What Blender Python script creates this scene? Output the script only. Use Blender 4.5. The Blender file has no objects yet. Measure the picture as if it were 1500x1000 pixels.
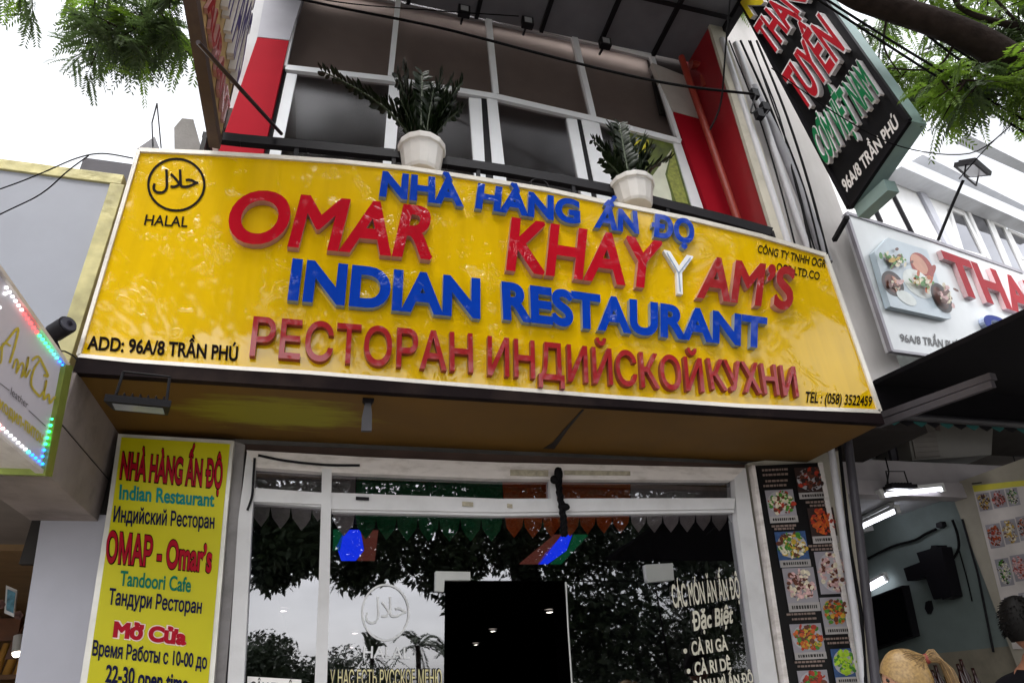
import bpy, math, random
import numpy as np
from mathutils import Vector, Matrix
from mathutils.geometry import delaunay_2d_cdt

random.seed(7)
scene = bpy.context.scene
COL = scene.collection

# ------------------------------------------------------------------ camera
FOCAL = 960.0                      # in pixels of the 1500 wide photograph
CAM = Vector((0.0, 0.0, 1.5))
ROWS = ((0.96489321, -0.25797897, -0.04927416),
        (0.08347717, 0.47911298, -0.87377475),
        (0.2490234, 0.83898606, 0.48382822))
cam_data = bpy.data.cameras.new('camera')
cam_data.sensor_width = 36.0
cam_data.lens = 36.0 * FOCAL / 1500.0
cam_data.clip_start = 0.05
cam_data.clip_end = 3000.0
cam = bpy.data.objects.new('camera', cam_data)
COL.objects.link(cam)
m4 = Matrix.Identity(4)
for i_ in range(3):
    m4[i_][0] = ROWS[0][i_]
    m4[i_][1] = -ROWS[1][i_]
    m4[i_][2] = -ROWS[2][i_]
    m4[i_][3] = CAM[i_]
cam.matrix_world = m4
scene.camera = cam

# ------------------------------------------------------------------ sky, sun, exposure
SUN_EL, SUN_AZ = math.radians(58), math.radians(205)     # azimuth clockwise from +Y
SKY_STRENGTH = 0.15
world = bpy.data.worlds.new("World")
scene.world = world
world.use_nodes = True
wn, wl = world.node_tree.nodes, world.node_tree.links
wn.clear()
w_out = wn.new('ShaderNodeOutputWorld')
w_bg = wn.new('ShaderNodeBackground')
w_sky = wn.new('ShaderNodeTexSky')
w_sky.sky_type = 'NISHITA'
w_sky.sun_disc = False
w_sky.sun_elevation = SUN_EL
w_sky.sun_rotation = SUN_AZ
w_sky.dust_density = 4.0
w_sky.air_density = 1.0
w_hsv = wn.new('ShaderNodeHueSaturation')
w_hsv.inputs['Saturation'].default_value = 0.13
w_hsv.inputs['Value'].default_value = 4.3
w_tc = wn.new('ShaderNodeTexCoord')
w_noise = wn.new('ShaderNodeTexNoise')
w_noise.inputs['Scale'].default_value = 3.2
w_noise.inputs['Detail'].default_value = 7.0
w_noise.inputs['Roughness'].default_value = 0.55
w_map = wn.new('ShaderNodeMapping')
w_map.inputs['Scale'].default_value = (1.0, 1.0, 2.6)
w_ramp = wn.new('ShaderNodeMapRange')
w_ramp.inputs['From Min'].default_value = 0.3
w_ramp.inputs['From Max'].default_value = 0.72
w_ramp.inputs['To Min'].default_value = 0.72
w_ramp.inputs['To Max'].default_value = 1.25
w_mul = wn.new('ShaderNodeMix')
w_mul.data_type = 'RGBA'
w_mul.blend_type = 'MULTIPLY'
w_mul.inputs['Factor'].default_value = 1.0
wl.new(w_tc.outputs['Generated'], w_map.inputs['Vector'])
wl.new(w_map.outputs['Vector'], w_noise.inputs['Vector'])
wl.new(w_noise.outputs['Fac'], w_ramp.inputs['Value'])
wl.new(w_sky.outputs['Color'], w_hsv.inputs['Color'])
wl.new(w_hsv.outputs['Color'], w_mul.inputs[6])
wl.new(w_ramp.outputs['Result'], w_mul.inputs[7])
wl.new(w_mul.outputs[2], w_bg.inputs['Color'])
w_bg.inputs['Strength'].default_value = SKY_STRENGTH
wl.new(w_bg.outputs['Background'], w_out.inputs['Surface'])

sun_data = bpy.data.lights.new('sun', 'SUN')
sun_data.energy = .6
sun_data.angle = math.radians(24)
sun_data.color = (1.0, 0.97, 0.92)
sun = bpy.data.objects.new('sun', sun_data)
COL.objects.link(sun)
sdir = Vector((math.sin(SUN_AZ) * math.cos(SUN_EL), math.cos(SUN_AZ) * math.cos(SUN_EL), math.sin(SUN_EL)))
sun.rotation_euler = (-sdir).to_track_quat('-Z', 'Y').to_euler()

scene.view_settings.view_transform = 'Standard'
scene.view_settings.look = 'None'
scene.view_settings.gamma = 1.0
scene.view_settings.exposure = -0.25
scene.cycles.max_bounces = 10
scene.cycles.transparent_max_bounces = 24
scene.cycles.use_denoising = True
scene.cycles.sample_clamp_indirect = 8.0

# ------------------------------------------------------------------ picture -> place
def ray(px, py):
    x, y = (px - 750.0) / FOCAL, (py - 500.0) / FOCAL
    return Vector([ROWS[0][k] * x + ROWS[1][k] * y + ROWS[2][k] for k in range(3)])
def at_y(px, py, Y):
    d = ray(px, py); return CAM + d * ((Y - CAM.y) / d.y)
def at_z(px, py, Z):
    d = ray(px, py); return CAM + d * ((Z - CAM.z) / d.z)
def at_x(px, py, X):
    d = ray(px, py); return CAM + d * ((X - CAM.x) / d.x)
def at_d(px, py, t):
    return CAM + ray(px, py) * t
def at_plane(px, py, p0, n):
    d = ray(px, py); return CAM + d * ((p0 - CAM).dot(n) / d.dot(n))
def mirrored(px, py, L, Y=4.2):
    """the place, L metres in front of the shop glass, that the glass shows at this pixel"""
    p = at_y(px, py, Y + L); return Vector((p.x, 2 * Y - p.y, p.z))
def PY(Y): return lambda x, y: at_y(x, y, Y)
def PX(X): return lambda x, y: at_x(x, y, X)
def PZ(Z): return lambda x, y: at_z(x, y, Z)
def zoom(ox, oy, s, f):
    return lambda x, y: f(ox + x * s, oy + y * s)

# ------------------------------------------------------------------ materials
def srgb(h):
    h = h.lstrip('#'); out = []
    for k in (0, 2, 4):
        c = int(h[k:k + 2], 16) / 255
        out.append(c / 12.92 if c <= .04045 else ((c + .055) / 1.055) ** 2.4)
    return (*out, 1.0)
MATS = {}
def mat(name, color, rough=0.6, metal=0.0, vary=0.12, scale=6.0, bump=0.0, bscale=40.0, dirt=0.0, dcol='#2a241c', dscale=1.6,
        coat=0.0, spec=0.5, stretch=(1, 1, 1), emit=None, estr=0.0, sss=0.0):
    if name in MATS: return MATS[name]
    m = bpy.data.materials.new(name); m.use_nodes = True
    n, l = m.node_tree.nodes, m.node_tree.links
    b = n['Principled BSDF']
    col = srgb(color) if isinstance(color, str) else (*color, 1.0)
    b.inputs['Roughness'].default_value = rough
    b.inputs['Metallic'].default_value = metal
    b.inputs['Coat Weight'].default_value = coat
    b.inputs['Coat Roughness'].default_value = 0.05
    b.inputs['Specular IOR Level'].default_value = spec
    tc = n.new('ShaderNodeTexCoord'); mp = n.new('ShaderNodeMapping')
    mp.inputs['Scale'].default_value = stretch
    l.new(tc.outputs['Object'], mp.inputs['Vector'])
    no = n.new('ShaderNodeTexNoise'); no.inputs['Scale'].default_value = scale; no.inputs['Detail'].default_value = 6
    l.new(mp.outputs['Vector'], no.inputs['Vector'])
    mr = n.new('ShaderNodeMapRange')
    mr.inputs['From Min'].default_value = .3; mr.inputs['From Max'].default_value = .7
    mr.inputs['To Min'].default_value = 1 - vary; mr.inputs['To Max'].default_value = 1 + vary
    l.new(no.outputs['Fac'], mr.inputs['Value'])
    mx = n.new('ShaderNodeMix'); mx.data_type = 'RGBA'; mx.blend_type = 'MULTIPLY'; mx.inputs['Factor'].default_value = 1
    mx.inputs[6].default_value = col
    l.new(mr.outputs['Result'], mx.inputs[7])
    last = mx.outputs[2]
    if dirt > 0:
        n2 = n.new('ShaderNodeTexNoise'); n2.inputs['Scale'].default_value = dscale; n2.inputs['Detail'].default_value = 9
        n2.inputs['Roughness'].default_value = .68
        l.new(mp.outputs['Vector'], n2.inputs['Vector'])
        r2 = n.new('ShaderNodeMapRange'); r2.inputs['From Min'].default_value = .48; r2.inputs['From Max'].default_value = .78
        r2.inputs['To Max'].default_value = dirt
        l.new(n2.outputs['Fac'], r2.inputs['Value'])
        m2 = n.new('ShaderNodeMix'); m2.data_type = 'RGBA'
        l.new(r2.outputs['Result'], m2.inputs['Factor']); l.new(last, m2.inputs[6]); m2.inputs[7].default_value = srgb(dcol)
        last = m2.outputs[2]
    l.new(last, b.inputs['Base Color'])
    if bump > 0:
        n3 = n.new('ShaderNodeTexNoise'); n3.inputs['Scale'].default_value = bscale; n3.inputs['Detail'].default_value = 5
        l.new(mp.outputs['Vector'], n3.inputs['Vector'])
        bp = n.new('ShaderNodeBump'); bp.inputs['Strength'].default_value = bump; bp.inputs['Distance'].default_value = .02
        l.new(n3.outputs['Fac'], bp.inputs['Height']); l.new(bp.outputs['Normal'], b.inputs['Normal'])
    if emit:
        b.inputs['Emission Color'].default_value = srgb(emit); b.inputs['Emission Strength'].default_value = estr
    MATS[name] = m
    return m

def film_mat(name, color, rough=0.16, amount=1.0, coat=1.0):
    """a printed or painted face under clear plastic film: creased and dimpled in patches"""
    m = bpy.data.materials.new(name); m.use_nodes = True
    n, l = m.node_tree.nodes, m.node_tree.links
    b = n['Principled BSDF']
    b.inputs['Base Color'].default_value = srgb(color)
    b.inputs['Roughness'].default_value = rough
    b.inputs['Coat Weight'].default_value = coat
    b.inputs['Coat Roughness'].default_value = 0.04
    b.inputs['Coat IOR'].default_value = 1.5
    b.inputs['Specular IOR Level'].default_value = .03
    g = n.new('ShaderNodeNewGeometry')
    def math_(op, x, y, clamp=False):
        q = n.new('ShaderNodeMath'); q.operation = op; q.use_clamp = clamp
        for k, val in enumerate((x, y)):
            if isinstance(val, (int, float)): q.inputs[k].default_value = val
            elif val is not None: l.new(val, q.inputs[k])
        return q.outputs[0]
    def noise(scale, detail, dist, off=(0, 0, 0), st=(1, 1, 1)):
        mp = n.new('ShaderNodeMapping'); mp.inputs['Location'].default_value = off; mp.inputs['Scale'].default_value = st
        l.new(g.outputs['Position'], mp.inputs['Vector'])
        q = n.new('ShaderNodeTexNoise'); q.inputs['Scale'].default_value = scale; q.inputs['Detail'].default_value = detail; q.inputs['Distortion'].default_value = dist
        l.new(mp.outputs['Vector'], q.inputs['Vector'])
        return q.outputs['Fac']
    def ridge(fac, k):          # thin crests along the noise's middle contour
        return math_('POWER', math_('SUBTRACT', 1.0, math_('MULTIPLY', math_('ABSOLUTE', math_('SUBTRACT', fac, .5), None), k), True), 2.0)
    def patch(scale, off, lo, hi):
        q = n.new('ShaderNodeMapRange'); q.inputs['From Min'].default_value = lo; q.inputs['From Max'].default_value = hi
        l.new(noise(scale, 3, .3, off), q.inputs['Value']); return q.outputs['Result']
    streak = noise(3.0, 6, .2, (0, 0, 3), (3.5, 1, .28)); fade = noise(1.1, 3, 0, (4, 0, 1))
    wr = n.new('ShaderNodeMapRange'); wr.inputs['From Min'].default_value = .42; wr.inputs['From Max'].default_value = .75
    wr.inputs['To Min'].default_value = 1.0; wr.inputs['To Max'].default_value = .86
    l.new(streak, wr.inputs['Value'])
    fr_ = n.new('ShaderNodeMapRange'); fr_.inputs['From Min'].default_value = .3; fr_.inputs['From Max'].default_value = .7
    fr_.inputs['To Min'].default_value = .9; fr_.inputs['To Max'].default_value = 1.06
    l.new(fade, fr_.inputs['Value'])
    mc = n.new('ShaderNodeMix'); mc.data_type = 'RGBA'; mc.blend_type = 'MULTIPLY'; mc.inputs['Factor'].default_value = 1.0
    mc.inputs[6].default_value = srgb(color); l.new(math_('MULTIPLY', wr.outputs['Result'], fr_.outputs['Result']), mc.inputs[7])
    l.new(mc.outputs[2], b.inputs['Base Color'])
    slow = noise(1.4, 1, 0)                                                   # slow waves of the film
    c1 = math_('MULTIPLY', ridge(noise(5.5, 2, 1.2, (2, 0, 5)), 20.0), patch(2.6, (3.1, 0, 7.7), .60, .70))
    c2 = math_('MULTIPLY', ridge(noise(13, 2, 1.6, (7, 0, 1), (1.8, 1, .8)), 14.0), patch(4.5, (8, 0, 2), .60, .70))
    c3 = math_('MULTIPLY', noise(38, 2, 1.0), patch(6.0, (1, 0, 9), .66, .75))
    h = math_('ADD', math_('ADD', math_('MULTIPLY', c1, .75), math_('MULTIPLY', c2, .5)), math_('ADD', math_('MULTIPLY', c3, .35), math_('MULTIPLY', slow, .3)))
    bp = n.new('ShaderNodeBump'); bp.inputs['Strength'].default_value = .8 * amount; bp.inputs['Distance'].default_value = .03
    l.new(h, bp.inputs['Height'])
    l.new(bp.outputs['Normal'], b.inputs['Coat Normal'])
    MATS[name] = m
    return m

def glass_mat(name, tint, base, ior, waver=0.0, gain=1.0, rough=0.0):
    """dark reflective window glass: clear through a tint, mirror by fresnel"""
    m = bpy.data.materials.new(name); m.use_nodes = True
    n, l = m.node_tree.nodes, m.node_tree.links
    n.clear()
    o = n.new('ShaderNodeOutputMaterial'); t = n.new('ShaderNodeBsdfTransparent'); g = n.new('ShaderNodeBsdfGlossy')
    mx = n.new('ShaderNodeMixShader'); fr = n.new('ShaderNodeFresnel'); ad = n.new('ShaderNodeMath')
    ad.operation = 'ADD'; ad.use_clamp = True; ad.inputs[1].default_value = base
    fr.inputs['IOR'].default_value = ior
    t.inputs['Color'].default_value = srgb(tint)
    g.inputs['Roughness'].default_value = rough
    g.inputs['Color'].default_value = (.95, .95, 1.0, 1)
    gb = n.new('ShaderNodeNewGeometry'); iv = n.new('ShaderNodeMath'); iv.operation = 'SUBTRACT'; iv.inputs[0].default_value = 1.0
    ml = n.new('ShaderNodeMath'); ml.operation = 'MULTIPLY'
    l.new(gb.outputs['Backfacing'], iv.inputs[1])
    ga = n.new('ShaderNodeMath'); ga.operation = 'MULTIPLY'; ga.inputs[1].default_value = gain; l.new(fr.outputs['Fac'], ga.inputs[0])
    l.new(ga.outputs[0], ad.inputs[0]); l.new(ad.outputs[0], ml.inputs[0]); l.new(iv.outputs[0], ml.inputs[1]); l.new(ml.outputs[0], mx.inputs['Fac'])
    l.new(t.outputs[0], mx.inputs[1]); l.new(g.outputs[0], mx.inputs[2]); l.new(mx.outputs[0], o.inputs['Surface'])
    if waver:
        tc = n.new('ShaderNodeTexCoord'); no = n.new('ShaderNodeTexNoise'); no.inputs['Scale'].default_value = 1.3
        l.new(tc.outputs['Object'], no.inputs['Vector'])
        bp = n.new('ShaderNodeBump'); bp.inputs['Strength'].default_value = waver; bp.inputs['Distance'].default_value = .02
        l.new(no.outputs['Fac'], bp.inputs['Height']); l.new(bp.outputs['Normal'], g.inputs['Normal'])
    MATS[name] = m
    return m

def emit_mat(name, color, strength):
    if name in MATS: return MATS[name]
    m = bpy.data.materials.new(name); m.use_nodes = True
    n, l = m.node_tree.nodes, m.node_tree.links
    n.clear()
    o = n.new('ShaderNodeOutputMaterial'); e = n.new('ShaderNodeEmission')
    e.inputs['Color'].default_value = srgb(color); e.inputs['Strength'].default_value = strength
    l.new(e.outputs[0], o.inputs['Surface'])
    MATS[name] = m
    return m

# ------------------------------------------------------------------ objects
def link(name, me, parent=None):
    o = bpy.data.objects.new(name, me); COL.objects.link(o)
    if parent is not None:
        o.parent = parent
        o.matrix_parent_inverse = parent.matrix_world.inverted() if parent.type != 'EMPTY' else Matrix.Translation(-parent.location)
    return o
def tag(o, label=None, cat=None, group=None, kind=None):
    if label: o['label'] = label
    if cat: o['category'] = cat
    if group: o['group'] = group
    if kind: o['kind'] = kind
    return o
def thing(name, loc, label, cat, group=None):
    o = bpy.data.objects.new(name, None); COL.objects.link(o)
    o.location = loc; o.empty_display_size = .1
    return tag(o, label, cat, group)

class MB:
    def __init__(s): s.v = []; s.f = []; s.m = []; s.sm = []
    def add(s, vs, fs, mi=0, smooth=False):
        b = len(s.v); s.v += [Vector(v) for v in vs]
        for f in fs:
            s.f.append([b + k for k in f]); s.m.append(mi); s.sm.append(smooth)
        return s
    def box(s, a, b, mi=0):
        x0, y0, z0 = [min(a[k], b[k]) for k in range(3)]; x1, y1, z1 = [max(a[k], b[k]) for k in range(3)]
        return s.add([(x0, y0, z0), (x1, y0, z0), (x1, y1, z0), (x0, y1, z0), (x0, y0, z1), (x1, y0, z1), (x1, y1, z1), (x0, y1, z1)],
                     [(3, 2, 1, 0), (4, 5, 6, 7), (0, 1, 5, 4), (1, 2, 6, 5), (2, 3, 7, 6), (3, 0, 4, 7)], mi)
    def prism(s, pts, ext, mi=0, back=True, side_mi=None):
        """outline pts (3-D, any order), thickened by the vector ext"""
        n = len(pts); pts = [Vector(p) for p in pts]; ext = Vector(ext)
        nrm = Vector((0, 0, 0))
        for k in range(n):
            nrm += (pts[k] - pts[0]).cross(pts[(k + 1) % n] - pts[0])
        if nrm.dot(ext) > 0: pts.reverse()
        q = [p + ext for p in pts]
        s.add(pts, [tuple(range(n))], mi)
        b = pts + q
        s.add(b, [(k, k + n, (k + 1) % n + n, (k + 1) % n) for k in range(n)], mi if side_mi is None else side_mi)
        if back: s.add(q, [tuple(reversed(range(n)))], mi)
        return s
    def tube(s, pts, r, seg=8, mi=0, caps=True):
        pts = [Vector(p) for p in pts]; n = len(pts)
        rs = r if isinstance(r, (list, tuple)) else [r] * n
        up = Vector((0, 0, 1)); rings = []
        prev = None
        for k, p in enumerate(pts):
            t = (pts[min(k + 1, n - 1)] - pts[max(k - 1, 0)]).normalized()
            if prev is None:
                a = t.cross(up if abs(t.z) < .9 else Vector((1, 0, 0))).normalized()
            else:
                a = (prev - t * prev.dot(t)).normalized()
            prev = a; b = t.cross(a)
            rings.append([p + (a * math.cos(2 * math.pi * j / seg) + b * math.sin(2 * math.pi * j / seg)) * rs[k] for j in range(seg)])
        vs = [v for rg in rings for v in rg]; fs = []
        for k in range(n - 1):
            for j in range(seg):
                fs.append((k * seg + j, k * seg + (j + 1) % seg, (k + 1) * seg + (j + 1) % seg, (k + 1) * seg + j))
        s.add(vs, fs, mi, True)
        if caps:
            s.add(rings[0], [tuple(reversed(range(seg)))], mi); s.add(rings[-1], [tuple(range(seg))], mi)
        return s
    def bar(s, a, b, w, h, mi=0, up=(0, 0, 1)):
        a, b, up = Vector(a), Vector(b), Vector(up)
        t = (b - a).normalized(); x = t.cross(up).normalized() * (w / 2); y = x.cross(t).normalized() * (h / 2)
        return s.prism([a - x - y, a + x - y, a + x + y, a - x + y], b - a, mi)
    def lathe(s, prof, c, seg=24, mi=0, smooth=True):
        c = Vector(c); vs = []; fs = []
        for (r, z) in prof:
            vs += [c + Vector((r * math.cos(2 * math.pi * j / seg), r * math.sin(2 * math.pi * j / seg), z)) for j in range(seg)]
        for k in range(len(prof) - 1):
            for j in range(seg):
                fs.append((k * seg + j, k * seg + (j + 1) % seg, (k + 1) * seg + (j + 1) % seg, (k + 1) * seg + j))
        return s.add(vs, fs, mi, smooth)
    def ball(s, c, r, seg=12, rings=8, mi=0, scale=(1, 1, 1)):
        c = Vector(c); vs = []; fs = []
        for i in range(rings + 1):
            th = math.pi * i / rings
            for j in range(seg):
                ph = 2 * math.pi * j / seg
                vs.append(c + Vector((r * scale[0] * math.sin(th) * math.cos(ph), r * scale[1] * math.sin(th) * math.sin(ph), r * scale[2] * math.cos(th))))
        for i in range(rings):
            for j in range(seg):
                fs.append((i * seg + j, (i + 1) * seg + j, (i + 1) * seg + (j + 1) % seg, i * seg + (j + 1) % seg))
        return s.add(vs, fs, mi, True)
    def build(s, name, mats, parent=None, bevel=0.0, loc=None):
        me = bpy.data.meshes.new(name)
        org = Vector(loc) if loc is not None else (parent.location.copy() if parent is not None and parent.type == 'EMPTY' else None)
        me.from_pydata([tuple(v) for v in s.v], [], s.f)
        me.polygons.foreach_set('material_index', s.m)
        me.polygons.foreach_set('use_smooth', s.sm)
        for mm in (mats if isinstance(mats, (list, tuple)) else [mats]): me.materials.append(mm)
        me.update()
        o = link(name, me, parent)
        if bevel:
            bv = o.modifiers.new('bevel', 'BEVEL'); bv.width = bevel; bv.segments = 2; bv.limit_method = 'ANGLE'
        return o
def quad(f, pts): return [f(*p) for p in pts]
def panel(name, f, pts, ext, m, parent=None, bevel=0.0):
    return MB().prism(quad(f, pts), ext, 0).build(name, m, parent, bevel)

# ------------------------------------------------------------------ lettering
_glyphs = {}
_loops = {}
def glyph_loops(ch):
    """outline loops of one character, outer loops counter-clockwise"""
    if ch in _loops: return _loops[ch]
    c = bpy.data.curves.new('glyph', 'FONT'); c.body = ch
    o = bpy.data.objects.new('glyph', c); COL.objects.link(o)
    bpy.context.view_layer.update()
    cu = o.to_curve(bpy.context.evaluated_depsgraph_get())
    loops = []
    for sp in cu.splines:
        bp = sp.bezier_points; n = len(bp); pts = []
        for k in range(n):
            a, b = bp[k], bp[(k + 1) % n]
            straight = a.handle_right_type == 'VECTOR' and b.handle_left_type == 'VECTOR'
            p0, p1, p2, p3 = a.co, a.handle_right, b.handle_left, b.co
            if not straight:
                d = p3 - p0
                L = d.length or 1
                straight = abs(d.x * (p1 - p0).y - d.y * (p1 - p0).x) / L < .002 and abs(d.x * (p2 - p0).y - d.y * (p2 - p0).x) / L < .002
            m = 1 if straight else 6
            for j in range(m):
                t = j / m; u = 1 - t
                q = p0 * u ** 3 + p1 * (3 * u * u * t) + p2 * (3 * u * t * t) + p3 * t ** 3
                if not pts or (pts[-1][0] - q.x) ** 2 + (pts[-1][1] - q.y) ** 2 > 1e-6: pts.append((q.x, q.y))
        if len(pts) > 2 and (pts[0][0] - pts[-1][0]) ** 2 + (pts[0][1] - pts[-1][1]) ** 2 < 1e-6: pts.pop()
        if len(pts) > 2: loops.append(pts)
    o.to_curve_clear(); bpy.data.objects.remove(o); bpy.data.curves.remove(c)
    area = lambda P: sum(P[k - 1][0] * P[k][1] - P[k][0] * P[k - 1][1] for k in range(len(P))) / 2
    if loops and max(loops, key=lambda P: abs(area(P))) and area(max(loops, key=lambda P: abs(area(P)))) < 0:
        loops = [P[::-1] for P in loops]
    _loops[ch] = loops
    return loops
def offset_loop(P, d):
    if abs(d) < 1e-6: return P
    out = []; n = len(P)
    for k in range(n):
        (ax, ay), (bx, by), (cx, cy) = P[k - 1], P[k], P[(k + 1) % n]
        l1, l2 = math.hypot(bx - ax, by - ay) or 1, math.hypot(cx - bx, cy - by) or 1
        n1 = ((by - ay) / l1, -(bx - ax) / l1); n2 = ((cy - by) / l2, -(cx - bx) / l2)
        dot = n1[0] * n2[0] + n1[1] * n2[1]
        mx, my = n1[0] + n2[0], n1[1] + n2[1]
        q = 1 + dot
        if q < .45:                                  # sharp corner: cut it square
            L = math.hypot(mx, my) or 1
            out.append((bx + d * (n1[0] + mx / L * .4), by + d * (n1[1] + my / L * .4))); out.append((bx + d * (n2[0] + mx / L * .4), by + d * (n2[1] + my / L * .4)))
        else: out.append((bx + d * mx / q, by + d * my / q))
    return out
def _text_mesh(ch, offset, extrude):
    """one character as a clean solid or flat face: (verts, [(face, normal z)])"""
    key = (ch, offset, extrude)
    if key in _glyphs: return _glyphs[key]
    loops = [offset_loop(P, offset) for P in glyph_loops(ch)]
    co, ed = [], []
    for P in loops:
        b = len(co); co += [Vector(p) for p in P]; ed += [(b + k, b + (k + 1) % len(P)) for k in range(len(P))]
    if not co: return [], []
    v, e, f = delaunay_2d_cdt(co, ed, [], 0, 1e-5)[:3]
    A = np.array([p for P in loops for p in P]); Bn = np.array([P[(k + 1) % len(P)] for P in loops for k in range(len(P))])
    keep = []
    for t in f:
        cx = sum(v[k][0] for k in t) / 3; cy = sum(v[k][1] for k in t) / 3
        ya, yb = A[:, 1], Bn[:, 1]
        cr = (Bn[:, 0] - A[:, 0]) * (cy - ya) - (cx - A[:, 0]) * (yb - ya)
        w = np.sum((ya <= cy) & (yb > cy) & (cr > 0)) - np.sum((ya > cy) & (yb <= cy) & (cr < 0))
        if w > 0:
            t = list(t)
            a2 = (v[t[1]][0] - v[t[0]][0]) * (v[t[2]][1] - v[t[0]][1]) - (v[t[2]][0] - v[t[0]][0]) * (v[t[1]][1] - v[t[0]][1])
            if abs(a2) < 1e-9: continue
            keep.append(t if a2 > 0 else t[::-1])
    used = sorted({k for t in keep for k in t}); ix = {k: i for i, k in enumerate(used)}
    n = len(used)
    if not extrude:
        vs = [Vector((v[k][0], v[k][1], 0)) for k in used]; fs = [(tuple(ix[k] for k in t), 1.0) for t in keep]
    else:
        vs = [Vector((v[k][0], v[k][1], extrude)) for k in used] + [Vector((v[k][0], v[k][1], -extrude)) for k in used]
        fs = [(tuple(ix[k] for k in t), 1.0) for t in keep] + [(tuple(ix[k] + n for k in reversed(t)), -1.0) for t in keep]
        half = {(t[k], t[(k + 1) % 3]) for t in keep for k in range(3)}
        for a, b in half:
            if (b, a) not in half: fs.append(((ix[a], ix[a] + n, ix[b] + n, ix[b]), 0.0))
    _glyphs[key] = (vs, fs)
    return _glyphs[key]
_adv = {}
def _width(t):
    c = bpy.data.curves.new('glyph', 'FONT'); c.body = t
    o = bpy.data.objects.new('glyph', c); COL.objects.link(o); bpy.context.view_layer.update()
    w = o.dimensions.x; bpy.data.objects.remove(o); bpy.data.curves.remove(c)
    return w
def advance(ch):
    if ch not in _adv: _adv[ch] = _width('H' + ch + 'H') - _width('HH')
    return _adv[ch]
def glyph_run(word, bold, depth, track=0.0):
    """[(char, verts, faces)] laid out from x=0; and the width"""
    out = []; x = 0.0; lo, hi = 1e9, -1e9
    for ch in word:
        if ch != ' ':
            vs, fs = _text_mesh(ch, bold, depth)
            vv = [Vector((v.x + x, v.y, v.z)) for v in vs]
            lo = min(lo, min(v.x for v in vv)); hi = max(hi, max(v.x for v in vv))
            out.append((ch, vv, fs))
        x += advance(ch) + track
    return out, lo, hi
def warp(BL, BR, TL, TR, nrm, lo, hi, cap, dscale, lift):
    def w(v):
        u = (v.x - lo) / (hi - lo); t = v.y / cap
        p = (BL * (1 - u) + BR * u) * (1 - t) + (TL * (1 - u) + TR * u) * t
        return p + nrm * (lift + v.z * dscale)
    return w
CAP = 0.682
def lettering(word, f, q, nrm, mats, parent, name='lettering', bold=0.0, raise_=0.0, lift=0.004, cap=CAP, each=None, track=0.0):
    """word set into the quad q = (BL, BR, TL, TR) of plane f; raise_ > 0 gives solid letters; each = part name for letters of their own"""
    nrm = Vector(nrm).normalized()
    ex = 0.05 if raise_ else 0.0
    run, lo, hi = glyph_run(word, bold, ex, track)
    P = [f(*p) for p in q]
    ds = raise_ / 0.1 if raise_ else 0.0
    w = warp(*P, nrm, lo, hi, cap, ds, lift + (raise_ / 2 if raise_ else 0))
    P0, flip = None, (P[1] - P[0]).cross(P[2] - P[0]).dot(nrm) < 0
    mb = MB()
    for ch, vs, fs in run:
        if each: mb = MB()
        b = len(mb.v); mb.v += [w(v) for v in vs]
        for face, nz in fs:
            fc = [b + k for k in face]
            mb.f.append(list(reversed(fc)) if flip else fc)
            mb.m.append(1 if (raise_ and abs(nz) < .5) else 0); mb.sm.append(False)
        if each: mb.build(each, mats, parent)
    if not each: return mb.build(name, mats, parent)
def stroke_ring(f, c, rx, ry, wd, nrm, m, parent, name, lift=.004, seg=48):
    nrm = Vector(nrm); vs = []
    for k in range(seg):
        a = 2 * math.pi * k / seg
        for e in (0, wd):
            vs.append(f(c[0] + (rx - e) * math.cos(a), c[1] + (ry - e) * math.sin(a)) + nrm * lift)
    fs = [(2 * k, 2 * ((k + 1) % seg), 2 * ((k + 1) % seg) + 1, 2 * k + 1) for k in range(seg)]
    return MB().add(vs, fs).build(name, m, parent)
def brush(f, pts, wds, nrm, lift=.004):
    """a flat pen stroke through pts of plane f with half widths wds"""
    vs = []; n = len(pts)
    for k, p in enumerate(pts):
        a, b = pts[max(k - 1, 0)], pts[min(k + 1, n - 1)]
        dx, dy = b[0] - a[0], b[1] - a[1]; L = math.hypot(dx, dy) or 1
        w = wds[k] if isinstance(wds, (list, tuple)) else wds
        vs += [f(p[0] - dy / L * w, p[1] + dx / L * w) + Vector(nrm) * lift, f(p[0] + dy / L * w, p[1] - dx / L * w) + Vector(nrm) * lift]
    return vs, [(2 * k, 2 * k + 1, 2 * k + 3, 2 * k + 2) for k in range(n - 1)]
def smooth_path(pts, n=6):
    out = []
    P = [pts[0]] + list(pts) + [pts[-1]]
    for k in range(1, len(P) - 2):
        for j in range(n):
            t = j / n
            out.append(tuple(0.5 * (2 * P[k][d] + (P[k + 1][d] - P[k - 1][d]) * t + (2 * P[k - 1][d] - 5 * P[k][d] + 4 * P[k + 1][d] - P[k + 2][d]) * t * t
                       + (-P[k - 1][d] + 3 * P[k][d] - 3 * P[k + 1][d] + P[k + 2][d]) * t ** 3) for d in range(len(pts[0]))))
    out.append(tuple(pts[-1]))
    return out
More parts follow.
